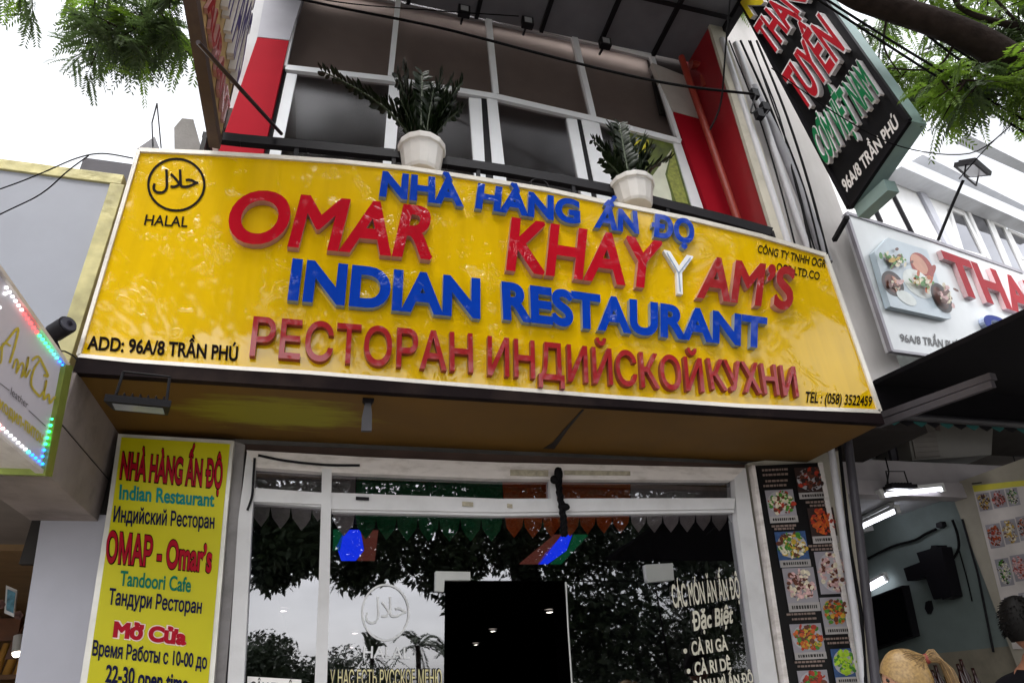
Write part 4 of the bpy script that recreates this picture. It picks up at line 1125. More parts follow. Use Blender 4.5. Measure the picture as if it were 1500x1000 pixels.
# camera above the LED sign
SC = thing('security_camera', at_y(90, 487, 3.3), 'black bullet security camera in front of the grey fascia above the LED sign', 'camera')
zs = zoom(0, 370, .19, PY(3.3))
a, b = zs(400, 630), zs(520, 605) + Vector((.02, -.07, 0))
MB().tube([a, a.lerp(b, .15), b], [.036, .046, .046], 16).build('body', M_black, SC, .004)
d_ = (b - a).normalized()
MB().tube([b, b + d_ * .012], .038, 16).build('lens_ring', mat('camera_lens', '#3a3a44', .15), SC)
MB().tube([b + d_ * .012, b + d_ * .016], .016, 12).build('lens', M_glass_shop, SC)
mo = MB(); mo.tube([zs(410, 650), zs(425, 690), zs(440, 760) + Vector((0, .05, 0))], .012, 8); mo.build('mount', M_black, SC)
tag(MB().tube([zs(450, 755), zs(500, 760), zs(560, 790), zs(600, 830)], .004, 6).build('camera_cable', M_cable), 'thin black wire from the security camera to the yellow sign', 'cable')

# concrete stub, antenna behind the fascia
zk = zoom(0, 0, 1 / 3, PY(4.6))
tag(MB().prism([zk(*p) for p in [(765, 560), (800, 520), (850, 525), (885, 650), (880, 900), (770, 900)]], (0, .3, 0)).build('concrete_stub', M_concrete, None, .01), 'broken grey concrete stub rising behind the sign corner', 'concrete stub')
tag(MB().prism([zk(*p) for p in [(600, 655), (680, 600), (700, 650), (700, 900), (600, 900)]], (0, .2, 0)).build('roof_flashing', mat('flashing', '#55535a', .5), None), 'small dark pointed metal flashing left of the concrete stub', 'flashing')
tag(MB().tube([zk(672, 660), zk(668, 540), zk(690, 455)], .006, 6).tube([zk(690, 455), zk(700, 560), zk(708, 650)], .006, 6).build('bent_rod', M_black), 'thin bent metal rod standing behind the sign corner', 'rod')

# ------------------------------------------------------------------ right neighbour
RB = thing('noodle_shop_building', (5.2, 4.2, 0), 'grey and white fronted food shop right of the restaurant with a lit open interior', 'building')
MB().box((3.67, 3.8, 3.2), (4.45, 4.6, 11)).build('pier', mat('pier_render', '#c9c5c4', .8, vary=.06, dirt=.3, dcol='#6e675c', stretch=(1, 1, .3), bump=.1), RB, .005)
MB().box((3.655, 3.785, 3.19), (4.454, 4.61, 3.46)).build('pier_cover', mat('pier_cover_dark', '#2e2a29', .9, spec=.1), RB)  # dark box added to cover the pier's bright foot
MB().box((3.63, 4.42, 0), (3.70, 9, 3.19)).box((3.7, 8.95, 0), (5.7, 9.05, 3.1)).build('back_wall', mat('shop_green_grey', '#7c8686', .8, vary=.06), RB)
rw = MB().box((5.5, 4.62, 1.72), (5.6, 9, 3.1)); rw.build('side_wall', mat('shop_teal_wall', '#727d7b', .8, vary=.06, dirt=.25), RB)
MB().box((5.494, 4.62, 0), (5.6, 9, 1.72)).build('side_dado', mat('shop_dado', '#8a8272', .8, vary=.12, dirt=.5), RB)
MB().box((5.44, 3.4, 0), (5.62, 4.618, 3.05)).build('side_pilaster', mat('shop_cream', '#a39c8e', .8, vary=.06, dirt=.3), RB)
MB().box((3.7, 4.5, 2.96), (5.6, 9, 3.02)).build('ceiling', mat('shop_ceiling', '#b4b4b8', .8), RB)
MB().box((3.7, 4.2, -.02), (9, 9, .02)).build('floor', mat('shop_floor', '#6b6660', .5), RB)
MB().box((3.72, 4.5, 3.02), (9, 5.0, 3.22)).box((3.72, 4.48, 2.9), (9, 4.62, 3.03)).build('beam', mat('beam_paint', '#a59fa3', .7, vary=.05, dirt=.2), RB, .004)
MB().box((4.46, 3.84, 3.68), (9, 5.5, 3.76)).build('ledge', mat('cover_slab_dark', '#3a3634', .9, spec=.1), RB)  # dark slab added over the recess to block skylight, no real ledge
MB().box((4.455, 4.62, 3.77), (9, 4.72, 4.4)).build('lower_wall', mat('lower_wall_paint', '#8d918e', .8, dirt=.4), RB)
MB().box((3.72, 5.4, 3.22), (9, 5.5, 4.2)).build('recess_wall', mat('recess_paint', '#6b6663', .9, dirt=.4), RB)
bx_ = MB().prism(quad(PZ(2.9), [(1262, 778), (1345, 770), (1342, 792), (1268, 808)]), (0, 0, .055)); bx_.build('ceiling_duct', M_white, RB)

# second floor, white with glazing, set back and turned
D2 = Vector((.93, .367, 0)); N2 = Vector((.367, -.93, 0)); P2 = Vector((4.5, 4.75, 4))
f2 = lambda x, y: at_plane(x, y, P2, N2)
ff = lambda d: (lambda x, y: at_plane(x, y, P2 + N2 * d, N2))
UB = thing('white_building', P2, 'white upper storey with slanting glazed windows behind the white food shop sign', 'building')
zu = lambda d: zoom(1230, 180, .22, ff(d))
w2 = MB()
a_, b_ = P2 - D2 * .1, P2 + D2 * 9
w2.prism([a_ + Vector((0, 0, -.6)), b_ + Vector((0, 0, -.6)), b_ + Vector((0, 0, 7)), a_ + Vector((0, 0, 7))], -N2 * .3)
w2.build('wall', mat('bright_white_wall', '#f4f4f5', .6, vary=.03), UB)
gm = mat('slab_grey', '#b9bbc0', .7, vary=.06)
for k, (a, b, w) in enumerate([((420, 262), (1400, 700), 62), ((560, 190), (1400, 610), 48), ((860, 60), (1400, 330), 40)]):
    mm = MB(); strip(mm, zu(.35 - .05 * k), a, b, w, -N2 * .33); mm.build('ledge', gm, UB)
M_glass_ref = glass_mat('facade_glass', '#0c1012', .05, 1.6, .05)
for q in [[(735, 570), (835, 610), (975, 890), (820, 850)], [(850, 565), (975, 615), (1140, 985), (1010, 925)], [(1010, 650), (1095, 690), (1250, 1010), (1150, 985)], [(1120, 710), (1260, 770), (1300, 900), (1215, 900)]]:
    w_ = MB().prism([zu(.012)(*p) for p in q], -N2 * .02).build('window', M_glass_ref, UB)
    e_ = MB()
    for k in range(4): strip(e_, zu(.04), q[k], q[(k + 1) % 4], 16, -N2 * .04)
    e_.build('frame', M_white, w_)
for a, b, w, m_ in [((545, 440), (745, 830), 34, 'post_grey'), ((220, 505), (290, 660), 7, 'thin_black'), ((320, 380), (500, 740), 6, 'thin_black'), ((350, 350), (560, 445), 12, 'thin_grey')]:
    mm = MB(); strip(mm, zu(.06), a, b, w, -N2 * .055)
    mm.build('mullion', {'post_grey': mat('post_pale', '#b9bac4', .5), 'thin_black': M_black, 'thin_grey': gm}[m_], UB)

# white sign of the food shop
D3 = Vector((.945, .326, 0)); N3 = Vector((.326, -.945, 0)); P3 = Vector((4.38, 3.66, 4.5))
f3 = lambda x, y: at_plane(x, y, P3, N3)
WS = thing('white_sign', P3, 'white shop sign with raised red and blue letters and a soup bowl photograph panel', 'signboard')
q3 = [(1241, 311), (1300, 330), (1373, 354), (1500, 399), (1640, 452), (1700, 570), (1500, 538), (1376, 522), (1308, 513)]
MB().prism(quad(f3, q3), -N3 * .06, 0, True, 1).build('face', [mat('sign_white', '#c9cdcf', .3, vary=.03, coat=.3), mat('sign_white_side', '#c9c9ce', .4)], WS)
fm = MB()
for a, b in [((1241, 311), (1308, 513)), ((1308, 513), (1376, 522)), ((1241, 311), (1373, 354)), ((1373, 354), (1500, 399))]: strip(fm, lambda x, y: at_plane(x, y, P3 + N3 * .012, N3), a, b, 3.5, -N3 * .03)
fm.build('frame', mat('sign_edge', '#8c8890', .4, .3), WS)
zw = zoom(1280, 330, .19, f3)
zw_ = lambda d: zoom(1280, 330, .19, lambda x, y: at_plane(x, y, P3 + N3 * d, N3))
def l3(w, q, m, ms, h, bold): lettering(w, zw, q, N3, [m, ms], WS, each='letter', bold=bold, raise_=h, lift=.002)
l3('THANH', [(600, 520), (1560, 820), (485, 222), (1440, 560)], mat('neon_red', '#98061a', .6, spec=.15), mat('neon_side', '#d8b4b8', .4), .045, .035)
l3('CƠM', [(830, 825), (1400, 1000), (785, 690), (1340, 860)], mat('neon_blue', '#08267e', .6, spec=.15), mat('neon_side_b', '#a8b4d0', .4), .05, .045)
lettering('96A/8 TRẦN PHÚ', zw, [(205, 895), (655, 958), (196, 838), (650, 900)], N3, M_blacktext, WS, bold=.025)
lettering('CÁ', zw, [(685, 965), (790, 985), (675, 885), (780, 905)], N3, mat('sign_green', '#0f7a48', .4), WS, bold=.05)
zwp = zw_(.055)
MB().prism([zwp(*p) for p in [(5, 205), (110, 95), (410, 190), (600, 715), (560, 720), (130, 625)]], -N3 * .05).build('picture_panel', mat('panel_pale', '#aebcc6', .3, vary=.05), WS, .003)
bw = MB()
def ell(f, cx, cy, rx, ry, th, n, lift, nseg=24):
    c_, s_ = math.cos(th), math.sin(th)
    return [f(cx + rx * math.cos(k * 2 * math.pi / nseg) * c_ - ry * math.sin(k * 2 * math.pi / nseg) * s_, cy + rx * math.cos(k * 2 * math.pi / nseg) * s_ + ry * math.sin(k * 2 * math.pi / nseg) * c_) + n * lift for k in range(nseg)]
def dish_mb(items, f, n):
    mb = MB()
    for i, (cx, cy, rx, ry, th, mi) in enumerate(items):
        p = ell(f, cx, cy, rx, ry, th, n, .001 + .0003 * i); mb.add(p, [tuple(range(len(p)))], mi)
    return mb
rr = random.Random(9)
its = [(145, 450, 110, 72, .95, 5), (145, 450, 84, 50, .95, 2), (370, 320, 125, 70, .95, 3), (350, 300, 95, 42, .9, 4), (340, 450, 145, 80, .75, 1), (520, 560, 130, 62, 1.05, 5), (515, 560, 100, 40, 1.05, 2), (250, 560, 90, 40, .6, 1), (440, 170 + 190, 26, 60, .5, 3)]
for (cx, cy, sx, sy, pal) in [(145, 450, 60, 40, [2, 6, 7, 4]), (150, 270, 75, 65, [8, 8, 6, 9, 2]), (340, 455, 80, 60, [8, 9, 6, 10]), (520, 560, 60, 80, [2, 6, 7])]:
    for k in range(44): its.append((cx + rr.gauss(0, .45) * sx, cy + rr.gauss(0, .45) * sy, 10 + rr.random() * 22, 6 + rr.random() * 12, rr.random() * 3, rr.choice(pal)))
dish_mb(its, zwp, N3).build('dish_print', [M_plate, mat('bowl_white', '#d3d9d6', .4), FOOD['brown'], FOOD['red'], mat('soup_pink', '#c98f76', .5), FOOD['dark'], FOOD['cream'], FOOD['pink'], FOOD['green'], FOOD['yellow'], FOOD['orange']], WS)
tag(MB().tube([at_plane(1374, 352, P3, N3), at_plane(1395, 300, P3 + N3 * .25, N3), at_plane(1411, 264, P3 + N3 * .45, N3)], .017, 8).build('lamp_pole', M_black), 'thin black pole rising from the white sign to the floodlight above it', 'pole')
fp = at_plane(1424, 250, P3 + N3 * .5, N3)
floodlight(fp, .35, .40, 'black floodlight on a thin pole above the white food shop sign', False, .5)

# black projecting sign
BX = 3.6
BS = thing('blade_sign', (BX, 2.7, 4.7), 'black projecting sign with raised red and green letters high above the white sign', 'projecting sign')
p1, p2, p3, p4_ = at_x(1245, 305, BX), at_x(1332, 177, BX), at_x(1207, 0, BX), at_x(1088, 8, BX)
p3 = p2 + (p3 - p2) * 1.7; p4_ = p1 + (p4_ - p1) * 1.25
MB().prism([p1, p2, p3, p4_], (.15, 0, 0), 0, True, 1).build('body', [mat('sign_black', '#0e0d10', .5, vary=.1, spec=.2), mat('sign_teal_side', '#8ba3a1', .5, vary=.08)], BS)
fm = MB(); XM = Vector((-1, 0, 0))
for a, b in [(p1, p2), (p2, p3), (p4_, p1)]: fm.bar(a + XM * .002, b + XM * .002, .03, .03, 0, (1, 0, 0))
fm.build('frame', M_black, BS)
u_ = MB(); u_.box((BX + .02, p1.y - .32, p1.z - .10), (BX + .12, p1.y - .02, p1.z - .0)); 
u_.build('bracket', mat('sign_teal_side', '#6f8a88'), BS)
zk4 = zoom(1050, 0, 1 / 3, PX(BX))
M_br, M_bw = mat('blade_red', '#b01626', .35), mat('blade_white_side', '#d2ced0', .4); M_bg = mat('blade_green', '#137546', .35)
def l4(w, q, m, h, bold): lettering(w, zk4, q, XM, [m, M_bw], BS, each='letter', bold=bold, raise_=h, lift=.002)
l4('THANH', [(268, 252), (462, -70), (190, 132), (345, -120)], M_br, .06, .03)
l4('TUYỀN', [(412, 492), (588, 215), (315, 345), (480, 68)], M_br, .06, .03)
l4('CƠM VIỆT NAM', [(495, 728), (735, 410), (437, 590), (645, 275)], M_bg, .05, .03)
for w_, q_ in [('THANH', [(268, 252), (462, -70), (190, 132), (345, -120)]), ('TUYỀN', [(412, 492), (588, 215), (315, 345), (480, 68)]), ('CƠM VIỆT NAM', [(495, 728), (735, 410), (437, 590), (645, 275)])]:
    lettering(w_, zk4, q_, XM, M_bw, BS, name='outline', bold=.062, lift=.058 if w_ != 'CƠM VIỆT NAM' else .047)
lettering('96A/8 TRẦN PHÚ', zk4, [(570, 848), (804, 552), (548, 800), (782, 505)], XM, M_white_print, BS, bold=.03)
lettering('N', zk4, [(165, 85), (225, 10), (125, 20), (180, -50)], XM, [mat('blade_yellow', '#c4b01e', .4), M_bw], BS, each='letter', bold=.04, raise_=.05, lift=.002)
kb = MB(); kb.bar(at_y(1241, 318, 3.45), at_y(1222, 352, 3.75), .035, .035); kb.build('support_bracket', M_black, BS)

# awning below the white sign
AW = thing('awning', (5.4, 3.7, 3.22), 'dark open awning jutting out under the white food shop sign', 'awning')
ab, af = at_y(1281, 563, 3.76), at_y(1500, 462, 2.3)
af2 = ab + (af - ab) * 2.1
MB().prism([ab, Vector((9.5, 3.76, ab.z)), Vector((9.5, af2.y, af2.z)), af2], (0, 0, .035)).build('canvas', mat('awning_canvas', '#141216', .9, vary=.1, spec=.1), AW)
MB().box((ab.x, 3.765, 3.3), (9.5, 3.79, ab.z + .03)).build('back_flap', MATS['awning_canvas'], AW)
bars = MB()
for (x, y, Y), (x2, y2, Y2), w in [((1284, 612, 3.7), (1455, 551, 2.8), .055), ((1286, 622, 3.7), (1455, 562, 2.8), .035)]:
    bars = MB(); bars.bar(at_y(x, y, Y), at_y(x2, y2, Y2), w, .045); bars.build('arm', mat('awning_arm', '#4a464a', .6, spec=.2), AW)
MB().tube([(4.05, 3.74, 3.29), (9, 3.74, 3.29)], .03, 10).build('roller', mat('awning_roller', '#2c2a30', .5), AW)
fr_ = MB()
for k in range(40):
    x0 = 4.08 + k * .13
    fr_.prism([(x0, 3.775, 3.32), (x0 + .13, 3.775, 3.32), (x0 + .125, 3.775, 3.26), (x0 + .065, 3.775, 3.23), (x0 + .005, 3.775, 3.26)], (0, .004, 0), k % 2)
fr_.build('fringe', [mat('teal_cloth', '#1f5a58', .9), M_black], AW)

# air conditioner on the ledge
AC = thing('air_conditioner', at_y(1390, 660, 4.6), 'white air conditioner box standing on the beam under the awning', 'air conditioner')
za = zoom(1230, 540, .22, PY(4.56))
MB().prism([za(*p) for p in [(430, 300), (960, 330), (1020, 400), (1010, 572), (485, 610)]], (0, .5, 0)).build('case', mat('ac_case', '#5f5b55', .5, vary=.05, dirt=.2), AC, .01)
za2 = zoom(1230, 540, .22, PY(4.55))
gr = MB(); gr.prism([za2(*p) for p in [(450, 310), (612, 318), (672, 582), (508, 598)]], (0, .008, 0))
for k in range(9):
    u = k / 8; strip(gr, zoom(1230, 540, .22, PY(4.545)), (455 + 52 * u, 320 + 268 * u), (613 + 58 * u, 325 + 250 * u), 5, (0, .006, 0))
gr.build('grille', mat('ac_grille', '#5c5650', .6), AC)
mm = MB(); mm.prism([za2(*p) for p in [(632, 345), (662, 350), (672, 412), (642, 405)]], (0, .006, 0)); mm.build('badge', mat('ac_badge', '#4a3a36', .5), AC)
pk = thing('stacked_frames', at_y(1310, 660, 4.7), 'dark stacked metal frames beside the air conditioner', 'frames')
for k in range(3):
    zk_ = zoom(1230, 540, .22, PY(4.66 + .05 * k))
    x = 300 + 42 * k
    MB().prism([zk_(*p) for p in [(x, 340), (x + 34, 340), (x + 85, 606), (x + 50, 612)]], (0, .03, 0)).build('panel', mat('frame_dark', '#241f26', .6), pk)

# lamps in the food shop
def tube_lamp(a, b, label, r=.016):
    t = thing('tube_lamp', (a + b) / 2, label, 'tube lamp', 'fluorescent tubes in the food shop')
    MB().tube([a, b], r, 10).build('tube', M_tube, t)
    d = (b - a).normalized()
    MB().bar(a - d * .04 + Vector((0, .01, .035)), b + d * .04 + Vector((0, .01, .035)), .05, .03).build('holder', M_white, t)
    e = MB()
    for p, s in ((a, -1), (b, 1)): e.bar(p + d * s * .002, p + d * s * .035, .035, .05)
    e.build('end_cap', M_white, t)
tube_lamp(at_y(1294, 725, 4.44), at_y(1378, 716, 4.44), 'lit fluorescent tube under the white beam of the food shop')
tube_lamp(at_z(1258, 768, 2.9), at_z(1306, 745, 2.9), 'longer lit fluorescent tube on the food shop ceiling, in front of its twin')
tube_lamp(at_z(1263, 771, 2.86), at_z(1313, 748, 2.86), 'second lit fluorescent tube of the close pair on the food shop ceiling')
tube_lamp(at_x(1262, 866, 5.40), at_x(1296, 847, 5.40), 'lit fluorescent tube on the wall above the dark television', .035)
floodlight(at_y(1318, 716, 4.35) + Vector((0, 0, .0)), -.1, .24, 'small black floodlight hanging from the beam above a lit tube', True, .1)
floodlight(at_y(1503, 690, 4.3), -.1, .22, 'small black floodlight at the right edge of the beam', True, .1)
tag(MB().tube([at_y(x, y, 4.3) for x, y in [(1490, 693), (1478, 702), (1462, 702), (1440, 706), (1424, 708)]], .005, 6).build('lamp_cable', M_cable), 'thin dark wire from the right floodlight along the beam', 'cable')
tag(MB().tube([at_y(x, y, 4.42) for x, y in [(1297, 670), (1302, 690), (1300, 705), (1296, 722)]], .006, 6).build('lamp_cable', M_cable), 'thin black wire hanging from the beam to the small floodlight', 'cable')
# wall things
zt7 = lambda X: zoom(1250, 760, .24, PX(X))
def wallthing(name, pts, X, th, m, label, cat, inner=None):
    t = thing(name, zt7(X)(*pts[0]), label, cat)
    MB().prism([zt7(X)(*p) for p in pts], (th, 0, 0)).build('case', m, t, .006)
    for nm, q, mm_ in (inner or []): MB().prism([zt7(X - .004)(*p) for p in q], (.003, 0, 0)).build(nm, mm_, t)
wallthing('television', [(40, 500), (300, 402), (366, 712), (110, 800), (60, 810)], 5.38, .08, M_black, 'large black television on the food shop side wall, screen off', 'television',
          [('screen', [(46, 512), (292, 416), (354, 704), (112, 786)], mat('dark_screen', '#08080c', .12))])
wallthing('wall_speaker', [(385, 205), (470, 180), (475, 160), (505, 158), (510, 172), (535, 168), (602, 470), (545, 492), (540, 480), (490, 490)], 5.34, .12, M_black, 'tall tilted black box mounted on the wall above the television', 'speaker')
wallthing('wall_bracket', [(305, 300), (405, 262), (440, 345), (425, 360), (330, 378)], 5.36, .10, M_black, 'short black box beside the tall tilted one on the wall', 'bracket box')
wallthing('wall_switch', [(440, 505), (460, 495), (472, 545), (455, 582), (435, 545)], 5.46, .035, M_black, 'small black switch box under the tilted wall box', 'switch')
wallthing('junction_box', [(503, 25), (535, 12), (545, 40), (525, 58), (505, 50)], 5.45, .05, M_black, 'small black junction box high on the food shop side wall', 'junction box')
for k, (pts, r) in enumerate([([(505, 60), (440, 90), (375, 128), (240, 165), (90, 240)], .012), ([(605, 5), (635, 90), (642, 180), (600, 250), (565, 272)], .012), ([(640, 170), (690, 350), (725, 500)], .006)]):
    tag(MB().tube([zt7(5.47)(*p) for p in smooth_path(pts, 4)], r, 6).build('wall_cable', M_cable),
        ['dark conduit running along the side wall from the junction box', 'thick black cable looping down to the tilted wall box', 'thin black cable running straight down the side wall'][k], 'cable')
tag(MB().tube([zt7(5.43)(*p) for p in [(665, 0), (760, 330), (855, 810)]], .01, 6).build('corner_strip', M_black), 'black strip along the edge of the cream pilaster', 'edge strip')
# poster with dish photographs
PS = thing('menu_poster', at_x(1460, 800, 5.43), 'yellow topped food poster with rows of dish photographs on the cream pilaster', 'poster')
fx = PX(5.425)
MB().prism(quad(fx, [(1424, 711), (1480, 705), (1530, 700), (1590, 950), (1484, 950)]), (.01, 0, 0)).build('sheet', mat('poster_paper', '#c4bcb8', .5), PS)
MB().prism(quad(PX(5.423), [(1424, 711), (1480, 705), (1530, 700), (1533, 709), (1483, 713), (1427, 720)]), (.002, 0, 0)).build('header', mat('poster_yellow_head', '#c9bf3a', .5), PS)
z9 = zoom(1400, 690, .21, PX(5.423))
for i, (x, y, w, h, cols) in enumerate([(140, 160, 90, 120, ['brown', 'dark', 'yellow']), (240, 140, 95, 120, ['red', 'pink', 'brown']), (345, 125, 80, 120, ['dark', 'cream', 'green']),
                                        (205, 375, 100, 165, ['red', 'orange', 'brown']), (310, 345, 100, 165, ['brown', 'yellow', 'cream']), (415, 320, 90, 165, ['brown', 'orange', 'dark']),
                                        (270, 615, 95, 190, ['dark', 'cream', 'green']), (375, 590, 100, 180, ['red', 'pink', 'pink']), (335, 880, 95, 150, ['green', 'cream', 'yellow']), (435, 850, 95, 150, ['dark', 'green', 'cream'])]):
    dish_photo(z9, x, y, w, h, .25, -.16, cols, PS, XM, i % 3 != 1, 80 + i, 0, False)
# crate of bottles and pilaster bits
BC = thing('bottle_crate', at_d(1402, 990, 4.6), 'dark rack of sauce bottles with white labels behind the blonde woman', 'bottle rack')
c0 = at_d(1402, 1000, 4.6)
MB().box(c0 + Vector((-.22, -.1, -.35)), c0 + Vector((.22, .15, -.18))).build('rack', mat('rack_dark', '#1c1216', .6), BC)
for k in range(7):
    q = c0 + Vector((-.18 + .06 * k, .02 * (k % 2), -.18))
    o_ = MB().lathe([(.026, 0), (.027, .16 + .03 * (k % 3)), (.012, .21 + .03 * (k % 3)), (.011, .27 + .03 * (k % 3)), (0, .27 + .03 * (k % 3))], q, 12).build('bottle', mat('bottle_dark', '#2a0e0c', .2), BC)
    if k % 2: MB().lathe([(.028, .05), (.0282, .13)], q, 12).build('paper_label', M_white_print, o_)

# pipes and cables on the piers
tag(MB().tube(quad(PY(4.02), [(1215, 640), (1232, 760), (1266, 1000), (1310, 1330)]), .026, 12).build('downpipe', M_pvc), 'pale plastic downpipe on the pier right of the menu board', 'pipe')
tag(MB().tube(quad(PY(3.98), [(1240, 630), (1256, 760), (1270, 880), (1283, 1000), (1320, 1330)]), .032, 12).build('downpipe', mat('dark_pipe', '#3b383f', .5)), 'dark grey downpipe beside the lit food shop opening', 'pipe')
tag(MB().tube(quad(PY(4.0), [(1228, 640), (1245, 800), (1262, 900), (1268, 1000)]), .012, 8).build('cable_drop', M_cable), 'black cable running down between the pale and dark downpipes', 'cable')
for k, (pts, r, m_, lb) in enumerate([
        ([(1057, 58), (1094, 170), (1133, 290), (1160, 375)], .032, M_pvc, 'pale plastic pipe nearest the dark red partition'),
        ([(1077, 64), (1124, 190), (1170, 327), (1190, 380)], .030, M_pvc, 'middle pale plastic pipe on the pier right of the red partition'),
        ([(1103, 128), (1150, 225), (1193, 333), (1212, 385)], .044, mat('grey_pipe', '#8f8e94', .45, dirt=.2), 'thick grey pipe on the pier left of the black sign')]):
    tag(MB().tube(quad(PY(3.7), pts), r, 12).build('downpipe', m_), lb, 'pipe')
for k in range(5):
    x = [1066, 1087, 1094, 1110, 1101][k]; r = random.Random(k)
    pts = [(x + r.uniform(-3, 3), 60), (x + 42 + r.uniform(-6, 6), 170), (x + 78 + r.uniform(-6, 6), 275), (x + 104, 380)]
    tag(MB().tube(quad(PY(3.68 - .006 * k), smooth_path(pts, 5)), .008 + .004 * (k % 2), 6).build('cable_drop', M_cable), 'black cable running down among the pale pipes left of the black sign', 'cable', 'cables among the pipes')
jb = MB()
for (x, y) in [(1105, 138), (1112, 168), (1120, 158)]: jb.box(at_y(x, y, 3.6) - Vector((.035, .03, .05)), at_y(x, y, 3.6) + Vector((.035, .03, .05)))
jb.tube(quad(PY(3.58), smooth_path([(1107, 140), (1100, 165), (1112, 160), (1128, 155), (1120, 170)], 5)), .008, 6)
tag(jb.build('cable_splice', M_black, None, .01), 'bunch of black cable joints clamped on the pale pipes', 'cable joint')

# ------------------------------------------------------------------ overhead cables
def cable(pts, d, r, label, group='overhead cables'):
    P = [at_d(x, y, d if not isinstance(d, (list, tuple)) else d[i]) for i, (x, y) in enumerate(pts)]
    P = [Vector(p) for p in smooth_path([tuple(p) for p in P], 6)]
    tag(MB().tube(P, r, 6).build('overhead_cable', M_cable), label, 'cable', group)
cable([(-160, 330), (0, 277), (60, 254), (112, 232), (150, 225), (195, 232)], 3.2, .0035, 'upper of two thin black cables crossing the grey fascia')
cable([(-160, 392), (0, 314), (60, 284), (100, 250), (130, 228)], 3.15, .0035, 'lower of two thin black cables crossing the grey fascia')
cable([(380, -14), (500, 12), (640, 40), (780, 76), (900, 106), (1000, 126), (1105, 138)], 5.9, .013, 'twisted black cable sagging across the upper windows')
cable([(380, -20), (500, 4), (640, 16), (760, 24)], 6.1, .006, 'thin black cable just under the canopy')
for k, (a, b, c) in enumerate([((1180, -20), (1330, 75), (1560, 212)), ((1180, -12), (1340, 92), (1560, 232)), ((1320, 20), (1420, 98), (1560, 178)), ((1335, 22), (1420, 85), (1560, 166))]):
    cable([a, b, c], 4.6 + .1 * k, .009, ['upper cable of the lower pair slanting through the right tree', 'lowest cable slanting through the right tree', 'thicker cable just below the big right branch', 'upper cable just below the big right branch'][k])
cable([(1130, 100), (1230, 170), (1320, 215), (1420, 225), (1480, 185)], 4.4, .004, 'thin sagging wire in front of the black sign bottom')
cable([(1072, -30), (1063, 70), (1056, 150), (1040, 190)], 5.2, .008, 'black cable hanging down past the canopy corner')
cable([(1500, 168), (1450, 212), (1405, 262)], 4.9, .004, 'thin wire from the branches to the right floodlight')

# ------------------------------------------------------------------ trees
def frond(mb, p, d, L, rr, pairs=11, w=.3, droop=.5):
    """one feathery compound leaf: a stalk with two rows of leaflets"""
    d = Vector(d).normalized(); side = d.cross(Vector((rr.uniform(-.4, .4), rr.uniform(-.4, .4), 1))).normalized()
    prev = p
    for k in range(1, pairs + 1):
        u = k / pairs
        q = p + d * L * u + Vector((0, 0, -droop * L * u * u))
        t = (q - prev).normalized()
        ll = L * w * (1 - .55 * abs(u - .45)) * rr.uniform(.8, 1.15)
        for s in (-1, 1):
            dr = (side * s * .85 + t * .55 + Vector((0, 0, -.25 + rr.uniform(-.15, .15)))).normalized()
            wv = t * ll * .2
            a = q; m1 = q + dr * ll * .5
            mb.add([a, m1 + wv, q + dr * ll, m1 - wv], [(0, 1, 2, 3)], 0)
        prev = q
    return mb
M_leafA = mat('feathery_leaf', '#6c8a2c', .5, vary=.5, scale=3.0)
M_leafB = mat('dark_feathery_leaf', '#44562f', .55, vary=.5, scale=3.0)
for m_ in (M_leafA, M_leafB):
    n_, l_ = m_.node_tree.nodes, m_.node_tree.links
    b_ = n_['Principled BSDF']; o_ = n_['Material Output']
    tr = n_.new('ShaderNodeBsdfTranslucent'); mxs = n_.new('ShaderNodeMixShader'); mxs.inputs['Fac'].default_value = .5
    src = b_.inputs['Base Color'].links[0].from_socket
    l_.new(src, tr.inputs['Color']); l_.new(b_.outputs[0], mxs.inputs[1]); l_.new(tr.outputs[0], mxs.inputs[2]); l_.new(mxs.outputs[0], o_.inputs['Surface'])
M_bark = mat('bark', '#2c2421', .9, vary=.3, scale=10, bump=.6, bscale=22, spec=.1)
def twig(mbw, mbl, p, d, L, rr, nf, fl=(.22, .38), w=.3):
    d = Vector(d).normalized(); pts = [p + d * L * k / 5 + Vector((0, 0, -.12 * L * (k / 5) ** 2)) for k in range(6)]
    mbl.tube(pts, [.009 * (1 - k / 7) for k in range(6)], 5, 1, False)
    for k in range(nf):
        u = .25 + .75 * k / max(1, nf - 1); i = min(4, int(u * 5)); q = pts[i].lerp(pts[i + 1], u * 5 - i)
        a = rr.uniform(0, 6.28)
        dd = (d * .5 + Vector((math.cos(a), math.sin(a), rr.uniform(-.7, .15)))).normalized()
        frond(mbl, q, dd, rr.uniform(*fl), rr, rr.randint(10, 15), w, rr.uniform(.2, .7))
